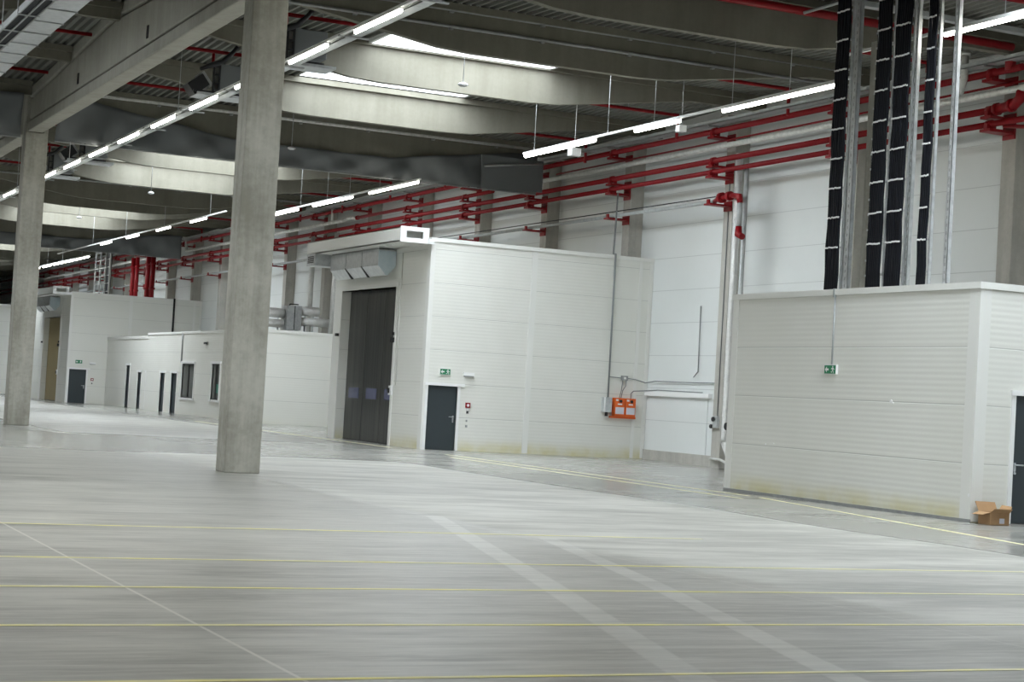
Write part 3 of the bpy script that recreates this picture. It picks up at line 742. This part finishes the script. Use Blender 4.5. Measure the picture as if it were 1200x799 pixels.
run('sprinkler_pipe', PX, ZS(8.76), 28.0, 186, 0.075, RED, 'lowest long red sprinkler pipe along the side wall', 'pipe')
run('sprinkler_pipe', PX, ZS(9.47), 62.3, 77.2, 0.075, RED, 'short red sprinkler pipe in line with the silver pipe, beyond the curtain', 'pipe')
run('sprinkler_pipe', PX+0.3, ZS(9.72), 30, 57.5, 0.03, RED, 'thin dark red pipe just above the silver pipe', 'pipe', False)
t = run('lagged_pipe', PX-0.05, ZS(9.47), 24, 58.5, 0.085, LAG, 'long silver lagged pipe between the red pipes, right half', 'pipe', False)
MB().tube([(PX-0.05, 58.5, ZS(9.47)), (PX-0.05, 58.6, 9.7), (PX-0.05, 58.6, 10.3), (PX-0.05, 58.4, 10.4), (PX-0.05, 57.9, 10.4)], 0.07, 10).build('riser', LAG, t)
t = run('lagged_pipe', PX-0.05, ZS(9.45), 79, 107.1, 0.09, LAG, 'second silver lagged pipe left of the central room', 'pipe', False)
MB().tube([(PX-0.05, 79, ZS(9.45)), (PX-0.05, 78.2, 9.62), (PX+0.4, 77.4, 9.6)], 0.08, 10).build('end_bend', LAG, t)
MB().tube([(PX-0.05, 107.1, ZS(9.45)), (PX-0.05, 107.3, 9.7), (PX-0.05, 107.3, 10.3), (PX-0.05, 109.8, 10.35)], 0.08, 10).build('riser', LAG, t)
MB().tube([(PX-0.05, 80.6, ZS(9.45)), (PX-0.05, 80.6, 10.2)], 0.07, 10).build('branch', LAG, t)
run('lagged_pipe', PX-0.05, ZS(9.45), 109, 186, 0.09, LAG, 'farthest silver lagged pipe at the left', 'pipe', False)
run('drain_pipe', PX+0.1, ZS(7.89), 46.2, 186, 0.06, PIPEG, 'long plain grey pipe well below the red pipes', 'pipe', False)
run('thin_cable', PX+0.1, ZS(8.03), 46.2, 71, 0.018, BLACK, 'thin dark cable just above the long grey pipe', 'cable', False)
t = thing('cable_tray', 'long shallow grey cable tray above the red pipes', 'cable tray', (27.75, 80, 10.25))
b = MB(); b.box(27.6, 27.95, 31, 186, 10.25, 10.27); b.box(27.6, 27.615, 31, 186, 10.25, 10.36); b.box(27.935, 27.95, 31, 186, 10.25, 10.36); b.build('tray', PIPEG, t)
b = MB()
for y in WC: b.box(27.6, 28.45, y+0.2, y+0.26, 10.2, 10.25)
b.each('cantilever', STEEL, t)
SH = 1.0127
def shift(o, zz=True):
    o.location.x *= SH; o.location.y *= SH
    if zz: o.location.z = 1.7+(o.location.z-1.7)*SH
    return o
# red brackets
BW = {'upper': 9.90, 'middle': 9.02, 'lowest': 8.71}
def make_bracket(y, z, label, group, w=0.10):
    t = thing('pipe_bracket', label, 'bracket', (28.0, y+0.25, z), group)
    MB().box(27.69, 28.45, y+0.05, y+0.42, z-w/2, z+w*0.2).build('arm', RED, t)
    MB().box(28.41, 28.45, y+0.02, y+0.45, z-0.16, z+0.14).build('plate', RED, t)
    b = MB(); b.box(27.71, 27.77, y+0.18, y+0.3, z, z+0.14); b.box(27.93, 27.99, y+0.18, y+0.3, z, z+0.14); b.each('clamp', RED, t)
for i, y in enumerate(WC):
    if y < 30: continue
    for nm, z in BW.items():
        make_bracket(y, z, 'red bracket under the %s red pipe on the %s wall column from the right' % (nm, ORD[i]), 'red pipe brackets on the wall columns')
    if y > 44: make_bracket(y, 7.88, 'red bracket under the plain grey pipe on the %s wall column from the right' % ORD[i], 'red pipe brackets on the wall columns', 0.07)
for i in (6, 7):
    make_bracket(WC[i], 9.39, 'red bracket under the short red pipe on the %s wall column from the right' % ORD[i], 'red pipe brackets on the wall columns', 0.07)
# valves & drops at the near wall columns
t = thing('sprinkler_valve', 'red valve assembly where the grey pipe ends at the lagged downpipe', 'valve', (27.55, 45.3, 7.8))
b = MB(); b.tube([(27.6, 45.65, 7.9), (27.45, 45.2, 7.93), (27.4, 44.3, 7.95)], 0.07, 10); b.build('valve_body', RED, t)
b = MB(); ring(b, (27.44, 45.0, 7.94), (0, 1, 0), 0.16, 0.07); ring(b, (27.4, 44.5, 7.95), (0, 1, 0), 0.14, 0.07); b.each('flange', RED, t)
MB().tube([(27.4, 44.3, 7.95), (27.4, 43.95, 7.9), (27.4, 43.9, 7.7)], 0.085, 10).build('elbow', RED, t)
MB().tube([(27.4, 43.9, 7.7), (27.4, 43.9, 7.0)], 0.075, 10).build('drop_pipe', PIPEG, t)
MB().tube([(27.4, 43.9, 7.02), (27.4, 43.9, 6.78), (27.38, 43.65, 6.7)], 0.095, 10).build('end_valve', RED, t)
t = thing('lagged_downpipe', 'silver foil-lagged vertical downpipe beside the near room', 'pipe', (27.6, 44.45, 0))
MB().tube([(27.62, 44.42, 9.3), (27.62, 44.42, 5.0), (27.62, 44.42, 1.0), (27.6, 44.4, 0.78)], 0.11, 12).build('pipe', FOIL, t)
MB().tube([(27.6, 44.4, 0.8), (27.58, 44.1, 0.45), (27.58, 43.8, 0.1), (27.58, 43.7, 0.0)], 0.1, 12).build('bottom_bend', LAG, t)
MB().tube([(27.5, 44.1, 1.28), (27.44, 44.1, 1.28)], 0.11, 12).build('black_cap', BLACK, t)
o = MB().tube([(27.72, 44.15, 9.0), (27.72, 44.15, 0.0)], 0.07, 10).build('grey_downpipe', PIPEG); tag(o, 'plain grey downpipe right beside the silver lagged one', 'pipe')
t = thing('wall_switch', 'small grey switch with black knob on the white column left of the downpipes', 'switch', (28.45, 46.3, 1.1))
MB().box(28.36, 28.45, 46.1, 46.34, 1.2, 1.56).build('body', GALV, t); MB().tube([(28.36, 46.28, 1.46), (28.31, 46.28, 1.46)], 0.07, 8).build('knob', BLACK, t); MB().tube([(28.4, 46.42, 1.24), (28.33, 46.42, 1.24)], 0.06, 8).build('plug', BLACK, t)
cable('cable', [(28.43, 46.2, 1.55), (28.43, 46.2, 8.7)], 0.018, 'dark cable running straight down the wall column to the small switch')
cable('floor_pipe', [(28.42, 46.45, 0.27), (28.3, 45.7, 0.27), (27.7, 44.5, 0.25), (27.6, 44.1, 0.2)], 0.04, 'short low pale pipe at the foot of the wall column', 'pipe', LAG)
# right hand end: risers, elbows
t = thing('red_riser', 'thick red elbowed riser at the right end of the red pipes', 'pipe', (27.4, 32.6, 9.1))
MB().tube([(27.5, 33.1, 9.09), (27.5, 32.5, 9.12), (27.5, 32.3, 9.25), (27.5, 32.25, 9.5)], 0.12, 12).build('elbow', RED, t)
MB().tube([(27.5, 32.7, 9.95), (27.5, 32.7, 10.45)], 0.13, 12).build('vertical', RED, t)
b = MB(); ring(b, (27.5, 33.1, 9.09), (0, 1, 0), 0.15, 0.05); ring(b, (27.5, 32.6, 9.12), (0, 1, 0), 0.16, 0.05); b.each('flange', RED, t)
t = thing('lagged_riser', 'short silver vertical stub dropping onto the silver pipe, upper right', 'pipe', (27.3, 34.2, 9.5))
MB().tube([(27.35, 34.15, 10.5), (27.35, 34.15, 9.95), (27.4, 34.35, 9.6)], 0.09, 12).build('stub', LAG, t); MB().tube([(27.35, 34.15, 10.5), (27.35, 34.15, 10.58)], 0.13, 12).build('cap', LAG, t)
o = MB().tube([(10.4, 32.55, 10.47), (27.4, 32.55, 10.45)], 0.095, 12).build('sprinkler_main', RED); tag(o, 'thick red main crossing the nearest roof beam towards the wall', 'pipe')
o = MB().box(22.5, 28.4, 31.9, 32.1, 10.62, 10.74).build('cable_channel', PIPEG); tag(o, 'pale grey steel channel crossing at top right under the deck', 'channel')
o = MB().tube([(21.5, 32.3, 10.35), (21.9, 31.0, 10.5), (22.7, 28.5, 10.62)], 0.035, 8).build('brace_pipe', PIPEG); tag(o, 'slanting grey brace tube on the nearest roof beam', 'brace')
t = thing('red_branch', 'short red branch pipe below the lowest red pipe at right edge', 'pipe', (27.5, 30, 8.5))
MB().tube([(27.62, 33.0, 8.7), (27.62, 31.2, 8.45), (27.62, 29, 8.2)], 0.05, 8).build('branch', RED, t)

for n_ in ('sprinkler_valve', 'red_riser', 'lagged_riser', 'red_branch'):
    shift(bpy.data.objects[n_])
for n_ in ('lagged_downpipe', 'grey_downpipe'):
    shift(bpy.data.objects[n_], False)

# conduits clipped on beams
def conduit_on_beam(k, z, m, r, label):
    y = Yk(k)-0.11-r
    t = thing('beam_conduit', label, 'conduit', (19, y, z))
    MB().tube([(10.3, y, z), (27.9, y, z)], r, 8).build('tube', m, t)
    b = MB()
    for x in [11.3+2.4*i for i in range(7)]: b.box(x-0.05, x+0.05, y-r*1.2, y+r, z-r*1.9, z-r)
    b.each('clip', STEEL, t)
conduit_on_beam(1, 10.80, STEEL, 0.04, 'upper grey conduit on the dark beam at top centre')
conduit_on_beam(1, 10.40, STEEL, 0.04, 'lower grey conduit on the dark beam at top centre')
conduit_on_beam(4, 10.60, LAG, 0.06, 'pale conduit along the beam above the large smoke curtain')
conduit_on_beam(8, 10.50, PIPEG, 0.04, 'grey conduit on the distant dark beam, left')

# sprinkler branch pipes under the deck in each bay
for k in range(-1, 12):
    y = (Yk(k)+Yk(k+1))/2; z = ROOF+gz(y)-0.22
    if k == -1: y = 29.6
    t = thing('sprinkler_branch', 'red sprinkler branch under the roof deck, %s bay from the front' % ORD[k+1], 'pipe', (19, y, z), 'red sprinkler branches under the deck')
    MB().tube([(10.3, y, z), (27.75, y, z), (27.75, y, z-0.75)], 0.05, 10).build('branch_pipe', RED, t)
    b = MB()
    for x in [11+3.0*i for i in range(6)]: b.tube([(x, y, z+0.03), (x, y, ROOF+gz(y)+0.02)], 0.012, 6)
    b.each('hanger', STEEL, t)
for k in range(1, 6):
    y = (Yk(k)+Yk(k+1))/2; z = ROOF+gz(y)-0.22
    o = MB().tube([(-5, y, z), (9.6, y, z)], 0.05, 10).build('sprinkler_branch', RED); tag(o, 'red sprinkler branch left of the big girder, %s one from the front' % ORD[k-1], 'pipe', 'red sprinkler branches left of the girder')

# smoke curtains
def curtain(k, span, label):
    y = Yk(k)-0.16; z = gz(Yk(k)); zb = 10.0+z; ze = ROOF+z-0.42
    xa, kl, kr, xb = (10.45, 16.25, 21.65, 27.3) if span == 0 else (-8.2, -2.4, 3.0, 9.4)
    t = thing('smoke_curtain', label, 'curtain', ((xa+xb)/2, y, 9.0))
    N = 130; rows = 9; vs = []; fs = []
    def top(x):
        if x < kl: return zb+(ze-zb)*min(1, (kl-x)/4.7)
        if x > kr: return zb+(ze-zb)*min(1, (x-kr)/4.7)
        return zb
    for i in range(N+1):
        x = xa+(xb-xa)*i/N
        for j in range(rows+1):
            v = j/rows; zz = 9.0+(top(x)-9.0)*v
            dd = 0.09*math.sin(x*2.1+v*3.0)*math.sin(x*0.63+1+v*1.5)+0.05*math.sin(x*3.7-v*5)*(1-v*0.5)+0.02*math.sin(x*9.1+v*6)*(1-v*0.7)
            vs.append((x, y-0.06+dd*1.3, zz))
    for i in range(N):
        for j in range(rows):
            a = i*(rows+1)+j; fs.append((a, a+rows+1, a+rows+2, a+1))
    b = MB(); b.add(vs, fs, True); o = b.build('fabric', FABRIC, t)
    md = o.modifiers.new('solid', 'SOLIDIFY'); md.thickness = 0.01
    MB().box(xa, xb, y-0.08, y-0.04, 8.97, 9.0).build('hem_bar', STEEL, t)
    return t
CURT = curtain(4, 0, 'large sagging grey smoke curtain under the beam behind the near column')
curtain(4, 1, 'small visible strip of grey smoke curtain left of the far column')
curtain(12, 0, 'distant small grey smoke curtain above the red pipes, left')
curtain(8, 1, 'farther grey smoke curtain left of the girder, mostly hidden')
MB().prism([(25.0, 10.15), (27.4, 10.15), (27.4, 9.05), (25.05, 8.98)], 'y', 57.05, 57.09).build('end_flap', FABRIC, CURT)
MB().tube([(25.1, 57.0, 9.75), (27.3, 56.9, 10.05)], 0.04, 8).build('edge_tube', STEEL, CURT)

# ------------------------------------------------------------ luminaires
def luminaire(x, z, y0, y1, label, group, w=0.044):
    t = thing('strip_luminaire', label, 'lamp', (x, (y0+y1)/2, z-0.09), group)
    MB().box(x-w, x+w, y0, y1, z-0.03, z).build('housing', WHITE, t)
    prof = [(x-w, z-0.03), (x-w*0.9, z-0.08), (x-w*0.4, z-0.105), (x+w*0.4, z-0.105), (x+w*0.9, z-0.08), (x+w, z-0.03)]
    lab(MB().prism(prof, 'y', y0+0.02, y1-0.02).build('diffuser', TUBE, t), 'glowing white diffuser')
def track(x, z, y0, y1, rods, label):
    t = thing('lighting_track', label, 'light track', (x, (y0+y1)/2, z))
    b = MB(); b.box(x-0.035, x+0.035, y0, y1, z, z+0.055); b.build('rail', WHITE, t)
    for y in rods:
        MB().tube([(x, y, z+0.05), (x, y, ROOF+gz(y)+0.05)], 0.009, 6).each('hanger_rod', PIPEG, t)
ZA = 8.86; XA = 22.1
track(XA, ZA, 31.0, 47.4, (46.7, 42.2, 39.7, 36.0, 33.6), 'suspended lighting track of the large right-hand lamp row')
for i, (a, e) in enumerate(((42.9, 47.3), (38.4, 40.7), (31.6, 36.4))):
    luminaire(XA, ZA, a, e, '%s strip lamp from the left in the large right-hand row' % ORD[i], 'strip lamps, right-hand row')
track(XA, ZA-0.05, 55.4, 72.8, (71.3, 68, 64.8, 62.3, 59.2), 'suspended lighting track above the central duct')
for i, (a, e) in enumerate(((68.3, 72.5), (62.0, 66.4), (55.6, 60.2))):
    luminaire(XA, ZA-0.05, a, e, '%s strip lamp from the left in the row right of the near column' % ORD[i], 'strip lamps, central row')
track(XA, ZA-0.05, 107.5, 128, (126, 121, 116, 110), 'far lighting track beside the left column')
for i, (a, e) in enumerate(((123.9, 125.8), (119.7, 122.6), (115.6, 118.8), (107.9, 115.0))):
    luminaire(XA, ZA-0.05, a, e, '%s strip lamp from the left in the distant row by the left column' % ORD[i], 'strip lamps, distant row')
XB = 22.6; ZB = 9.54
track(XB, ZB, 15, 32.1, (30.2, 27.1, 23), 'lighting track passing behind the cable ladders at top right')
for i, (a, e) in enumerate(((22.4, 28.9),)):
    luminaire(XB, ZB, a, e, ('strip lamp lit at the top right corner' if i == 0 else 'strip lamp just outside the top right corner'), 'strip lamps, top right row')
XB = 20.65; ZB = 8.86
track(XB, ZB+0.02, 73.5, 110, (108, 100, 92, 84, 76), 'long lighting track left of the near column, above the red risers')
for i, (a, e) in enumerate(((95.4, 97.9), (89.2, 91.8), (82.9, 85.4), (76.6, 79.2))):
    luminaire(XB, ZB+0.02, a, e, '%s strip lamp from the left in the row above the distant red risers' % ORD[i], 'strip lamps above the red risers')
XC = 11.9; ZC = 8.9
track(XC, ZC, 22, 108, (26, 47.7, 72.7, 90), 'long lighting track beside the big girder')
for i in range(17):
    a = 31.3+4.2*i; luminaire(XC, ZC, a, a+2.5, '%s strip lamp from the front in the long row beside the girder' % ORD[i], 'strip lamps beside the girder', 0.038)
t = thing('cable_tray', 'shallow galvanised cable tray running just beside the girder lamp row', 'cable tray', (XC+0.28, 60, ZC))
b = MB(); b.box(XC+0.16, XC+0.42, 22, 108, ZC+0.02, ZC+0.035); b.box(XC+0.16, XC+0.175, 22, 108, ZC+0.02, ZC+0.09); b.box(XC+0.405, XC+0.42, 22, 108, ZC+0.02, ZC+0.09); b.build('tray', GALV, t)
b = MB()
for i in range(20): b.box(XC-0.05, XC+0.6, 26.2+4.2*i, 26.3+4.2*i, ZC-0.01, ZC+0.02)
b.each('cross_arm', STEEL, t)
b = MB()
for i in (0, 9, 18): b.tube([(XC+0.3, 26.2+4.2*i, ZC+0.05), (XC+0.3, 26.2+4.2*i, ROOF+gz(26.2+4.2*i)+0.04)], 0.011, 6)
b.each('hanger_rod', WHITE, t)

# pendant sensors
for (x, y, z, l) in ((17.85, 42.2, 9.62, 'pendant sensor in front of the first pale skylit beam'), (17.3, 54.5, 9.19, 'pale pendant sensor right of the near column'),
                     (17.3, 73.0, 9.24, 'pendant sensor hanging left of the near column'), (18.1, 91.4, 9.55, 'small pendant sensor right of the left column'), (18.0, 116, 9.35, 'farthest pendant sensor at the left edge')):
    t = thing('pendant_sensor', l, 'sensor', (x, y, z))
    MB().tube([(x, y, z+0.1), (x, y, ROOF+gz(y)+0.33 if False else ROOF+gz(y)+0.3)], 0.012, 6).build('rod', STEEL, t)
    MB().tube([(x, y, z), (x, y, z+0.03), (x, y, z+0.075), (x, y, z+0.11)], [0.07, 0.13, 0.12, 0.04], 14).build('sensor_head', GALV, t)
t = thing('track_speaker', 'small white box speaker under the right-hand lamp row', 'speaker', (24.0, 47.9, 9.1)); MB().box(23.85, 24.15, 47.75, 48.05, 9.08, 9.3).build('body', WHITE, t); MB().tube([(24, 47.9, 9.3), (24, 47.9, ROOF+gz(47.9)+0.04)], 0.011, 6).build('rod', WHITE, t)
t = thing('track_speaker', 'second small white box speaker, farther right along the lamp row', 'speaker', (24.0, 41.6, 9.1)); MB().box(23.88, 24.1, 41.5, 41.7, 9.1, 9.27).build('body', WHITE, t); MB().tube([(24, 41.6, 9.27), (24, 41.6, ROOF+gz(41.6)+0.04)], 0.011, 6).build('rod', STEEL, t)

CASE = mat('dull_grey_casing', (0.16, 0.17, 0.17), 0.5)
# ceiling units beside the girder lamp row
def ceil_unit(x, y, z, label, flip=False):
    t = thing('ceiling_fan_heater', label, 'heater', (x, y, z))
    zr = ROOF+gz(y)-0.22
    MB().obox((x+0.55, y, z+0.33), (0.42, 0, 0), (0, 0.4, 0), (0, 0, 0.34)).build('casing', CASE, t, 0.02)
    MB().obox((x-0.45, y-0.1, z+0.05), (0.2, 0, 0.16), (0, 0.3, 0), (-0.11, 0, 0.14)).build('outlet_panel', BLACK, t, 0.01)
    MB().obox((x-0.24, y-0.1, z+0.2), (0.06, 0, 0.05), (0, 0.28, 0), (-0.14, 0, 0.18)).build('outlet_hood', STEEL, t)
    b = MB()
    for dx in (-0.06, 0.10): b.box(x+dx-0.025, x+dx+0.025, y-0.45, y-0.4, z-0.15, z+0.65)
    for dz in (0.08, 0.32, 0.56): b.box(x-0.06, x+0.1, y-0.45, y-0.4, z+dz, z+dz+0.05)
    b.box(x-0.6, x+0.9, y-0.45, y-0.38, z-0.17, z-0.11); b.build('support_bracket', BLACK, t)
    MB().tube([(x-0.45, y-0.45, z+0.45), (x-0.1, y-0.45, z+0.62), (x+0.15, y-0.45, z+0.72), (x+0.42, y-0.45, z+1.0), (x+0.55, y-0.45, z+1.18)], [0.05, 0.08, 0.07, 0.06, 0.06], 10).build('flexible_hose', BLACK, t)
    MB().box(x-0.5, x+1.2, y-0.5, y+0.3, z-0.24, z-0.17).build('platform', GALV, t)
    MB().tube([(x+0.02, y+0.02, zr), (x+0.02, y+0.02, z+0.65)], 0.045, 8).build('feed_pipe', RED, t)
ceil_unit(12.95, 48.4, 9.75, 'dark ceiling fan heater with black hose, just left of the near column')
ceil_unit(13.05, 42.2, 9.75, 'dark ceiling fan heater with black hose, just right of the near column')
ceil_unit(13.1, 66.9, 9.75, 'ceiling fan heater beneath the left part of the smoke curtain')
ceil_unit(13.1, 73.0, 9.75, 'ceiling fan heater immediately right of the far left column')

# ventilation duct and cable tray left of the girder
t = thing('ventilation_duct', 'big galvanised rectangular duct in the upper left corner', 'duct', (7.2, 45, 9.3))
MB().box(6.62, 7.22, 24, 57, 9.3, 9.75).build('duct_body', GALV, t)
b = MB()
for i in range(22):
    y = 24.6+1.5*i; b.box(6.60, 7.24, y-0.03, y+0.03, 9.28, 9.77)
b.each('joint_flange', STEEL, t)
t = thing('cable_tray', 'dark cable tray with hangers left of the galvanised duct', 'cable tray', (6.4, 45, 9.28))
MB().box(6.2, 6.56, 24, 60, 9.30, 9.40).build('cables', CABLE, t)
b = MB(); b.box(6.17, 6.2, 24, 60, 9.27, 9.42); b.box(6.36, 6.40, 24, 60, 9.27, 9.30); b.box(6.56, 6.59, 24, 60, 9.27, 9.42); b.each('side_rail', STEEL, t)
b = MB()
for i in range(18):
    y = 25+2.0*i; b.tube([(6.15, y, 9.25), (6.15, y, ROOF+gz(y)+0.03)], 0.014, 6); b.box(6.14, 6.62, y-0.02, y+0.02, 9.25, 9.275)
b.each('hanger', GALV, t)

# ------------------------------------------------------------ cable ladders on the near module roof
def ladder(x, ya, yb, label, ncab, right_strut=True, ztop=10.9, crows=None):
    t = thing('cable_ladder', label, 'cable ladder', (x, (ya+yb)/2, 4.24))
    for y in (ya, yb):
        b = MB(); b.box(x-0.03, x+0.03, y-0.022, y+0.022, 4.26, ztop); b.build('side_rail', GALV, t)
    z = 4.62; i = 0
    while z < ztop-0.1:
        MB().box(x-0.03, x+0.02, ya, yb, z-0.018, z+0.018).each('rung', GALV, t); z += 0.62
    n = ncab; w = (yb-ya)-0.08
    for i in range(n):
        y = ya+0.05+w*(i+0.5)/n; pts = []; ph = random.uniform(0, 6)
        for j in range(15):
            zz = 4.26+(ztop-4.26)*j/14; sag = 0.02*math.sin(zz*2.2+ph)
            pts.append((x-0.055+0.012*math.sin(zz*5.1+ph), y+sag*0.5, zz))
        MB().tube(pts, w/n*0.56, 6).build('cable', CABLE, t)
    b = MB()
    z = 4.62+0.62
    while z < ztop-0.1:
        for i in range(n):
            y = ya+0.05+w*(i+0.5)/n; b.obox((x-0.055-w/n*0.6, y, z+random.uniform(-0.008, 0.008)), (0.006, 0, 0), (0, w/n*0.42, 0), (0, 0, 0.017))
        z += 0.62
    b.build('cable_tie', WHITE, t)
LX = 21.75
ladder(LX, 30.8, 31.32, 'left cable ladder full of black cables on the near room roof', 8)
ladder(LX, 28.72, 29.28, 'right half of the wide double cable ladder on the near room roof', 9)
ladder(LX, 29.36, 29.88, 'left half of the wide double cable ladder on the near room roof', 8)
ladder(LX, 27.92, 28.26, 'narrow right cable ladder with few black cables on the near room roof', 5)
def strut(y, w, label):
    t = thing('steel_strut', label, 'strut', (LX, y, 4.24))
    b = MB(); b.box(LX-0.03, LX-0.02, y-w, y+w, 4.24, 10.95); b.box(LX-0.03, LX+0.06, y-w, y-w+0.008, 4.24, 10.95); b.box(LX-0.03, LX+0.06, y+w-0.008, y+w, 4.24, 10.95); b.build('channel', GALV, t)
    s = MB(); z = 4.4
    while z < 10.9: s.box(LX-0.034, LX-0.03, y-0.012, y+0.012, z, z+0.06); z += 0.15
    s.each('slot', STEEL, t)
strut(27.42, 0.055, 'free-standing slotted steel strut right of the narrow cable ladder')
strut(30.62, 0.08, 'wide slotted steel strut right of the left cable ladder')
strut(28.62, 0.03, 'slotted steel strut on the right edge of the double cable ladder')
t = thing('cable_duct', 'flat grey riser duct between the left and double cable ladders', 'duct', (LX+0.3, 30.3, 4.24))
MB().box(LX+0.25, LX+0.5, 30.15, 30.5, 4.24, 9.5).build('body', CONC_COL, t)
t = thing('cable_ladder', 'thin edge-on cable ladder just left of the double one', 'cable ladder', (LX+0.15, 30.0, 4.24))
MB().box(LX+0.05, LX+0.3, 29.97, 30.03, 4.26, 10.9).build('cables', CABLE, t)
b = MB(); z = 4.6
while z < 10.8: b.box(LX+0.03, LX+0.05, 29.96, 30.04, z, z+0.04); z += 0.31
b.each('rung', GALV, t)
o = MB().box(21.2, 21.35, 27.0, 27.35, 4.25, 4.31).build('cable_offcut', WHITE); tag(o, 'small white offcut lying on the near room roof edge', 'offcut')

# distant ladders and red risers on the far module roof
t = thing('cable_ladder', 'distant black cable ladder rising from the far tall room', 'cable ladder', (24.0, 112, 6.57))
for y in (110.6, 111.9, 113.4, 114.8): MB().box(23.95, 24.05, y-0.05, y+0.05, 6.6, 10.6).build('side_rail', STEEL, t)
MB().box(24.06, 24.12, 110.7, 112.4, 6.6, 10.6).build('cables', CABLE, t)
for i in range(8): MB().box(23.93, 23.98, 110.6, 114.8, 6.9+0.5*i, 6.93+0.5*i).build('rung', STEEL, t)
for i, (y, r) in enumerate(((118.3, 0.16), (117.2, 0.13), (114.0, 0.2), (112.9, 0.16))):
    t = thing('red_riser', '%s vertical red riser from the left above the distant tall room' % ORD[i], 'pipe', (27.2, y, 6.57), 'vertical red risers')
    MB().tube([(27.2, y, 6.58), (27.2, y, 9.6)], r, 12).build('pipe', RED, t)
    b = MB(); ring(b, (27.2, y, 7.4), (0, 0, 1), r*1.3, 0.06); ring(b, (27.2, y, 9.0), (0, 0, 1), r*1.3, 0.06); b.each('flange', RED, t)
# vertical lagged pipes above low module
for i, y in enumerate((83.0, 79.6)):
    t = thing('lagged_downpipe', ('left' if i == 0 else 'right')+' silver vertical pipe on the wall above the low room roof', 'pipe', (27.8, y, 4.14), 'silver vertical pipes above the low room')
    MB().tube([(27.75, y, 4.2), (27.75, y, 6.5), (27.75, y, 9.0)], 0.13, 10).build('pipe', FOIL, t)
for o in bpy.data.objects:
    if '_b' in o: del o['_b']
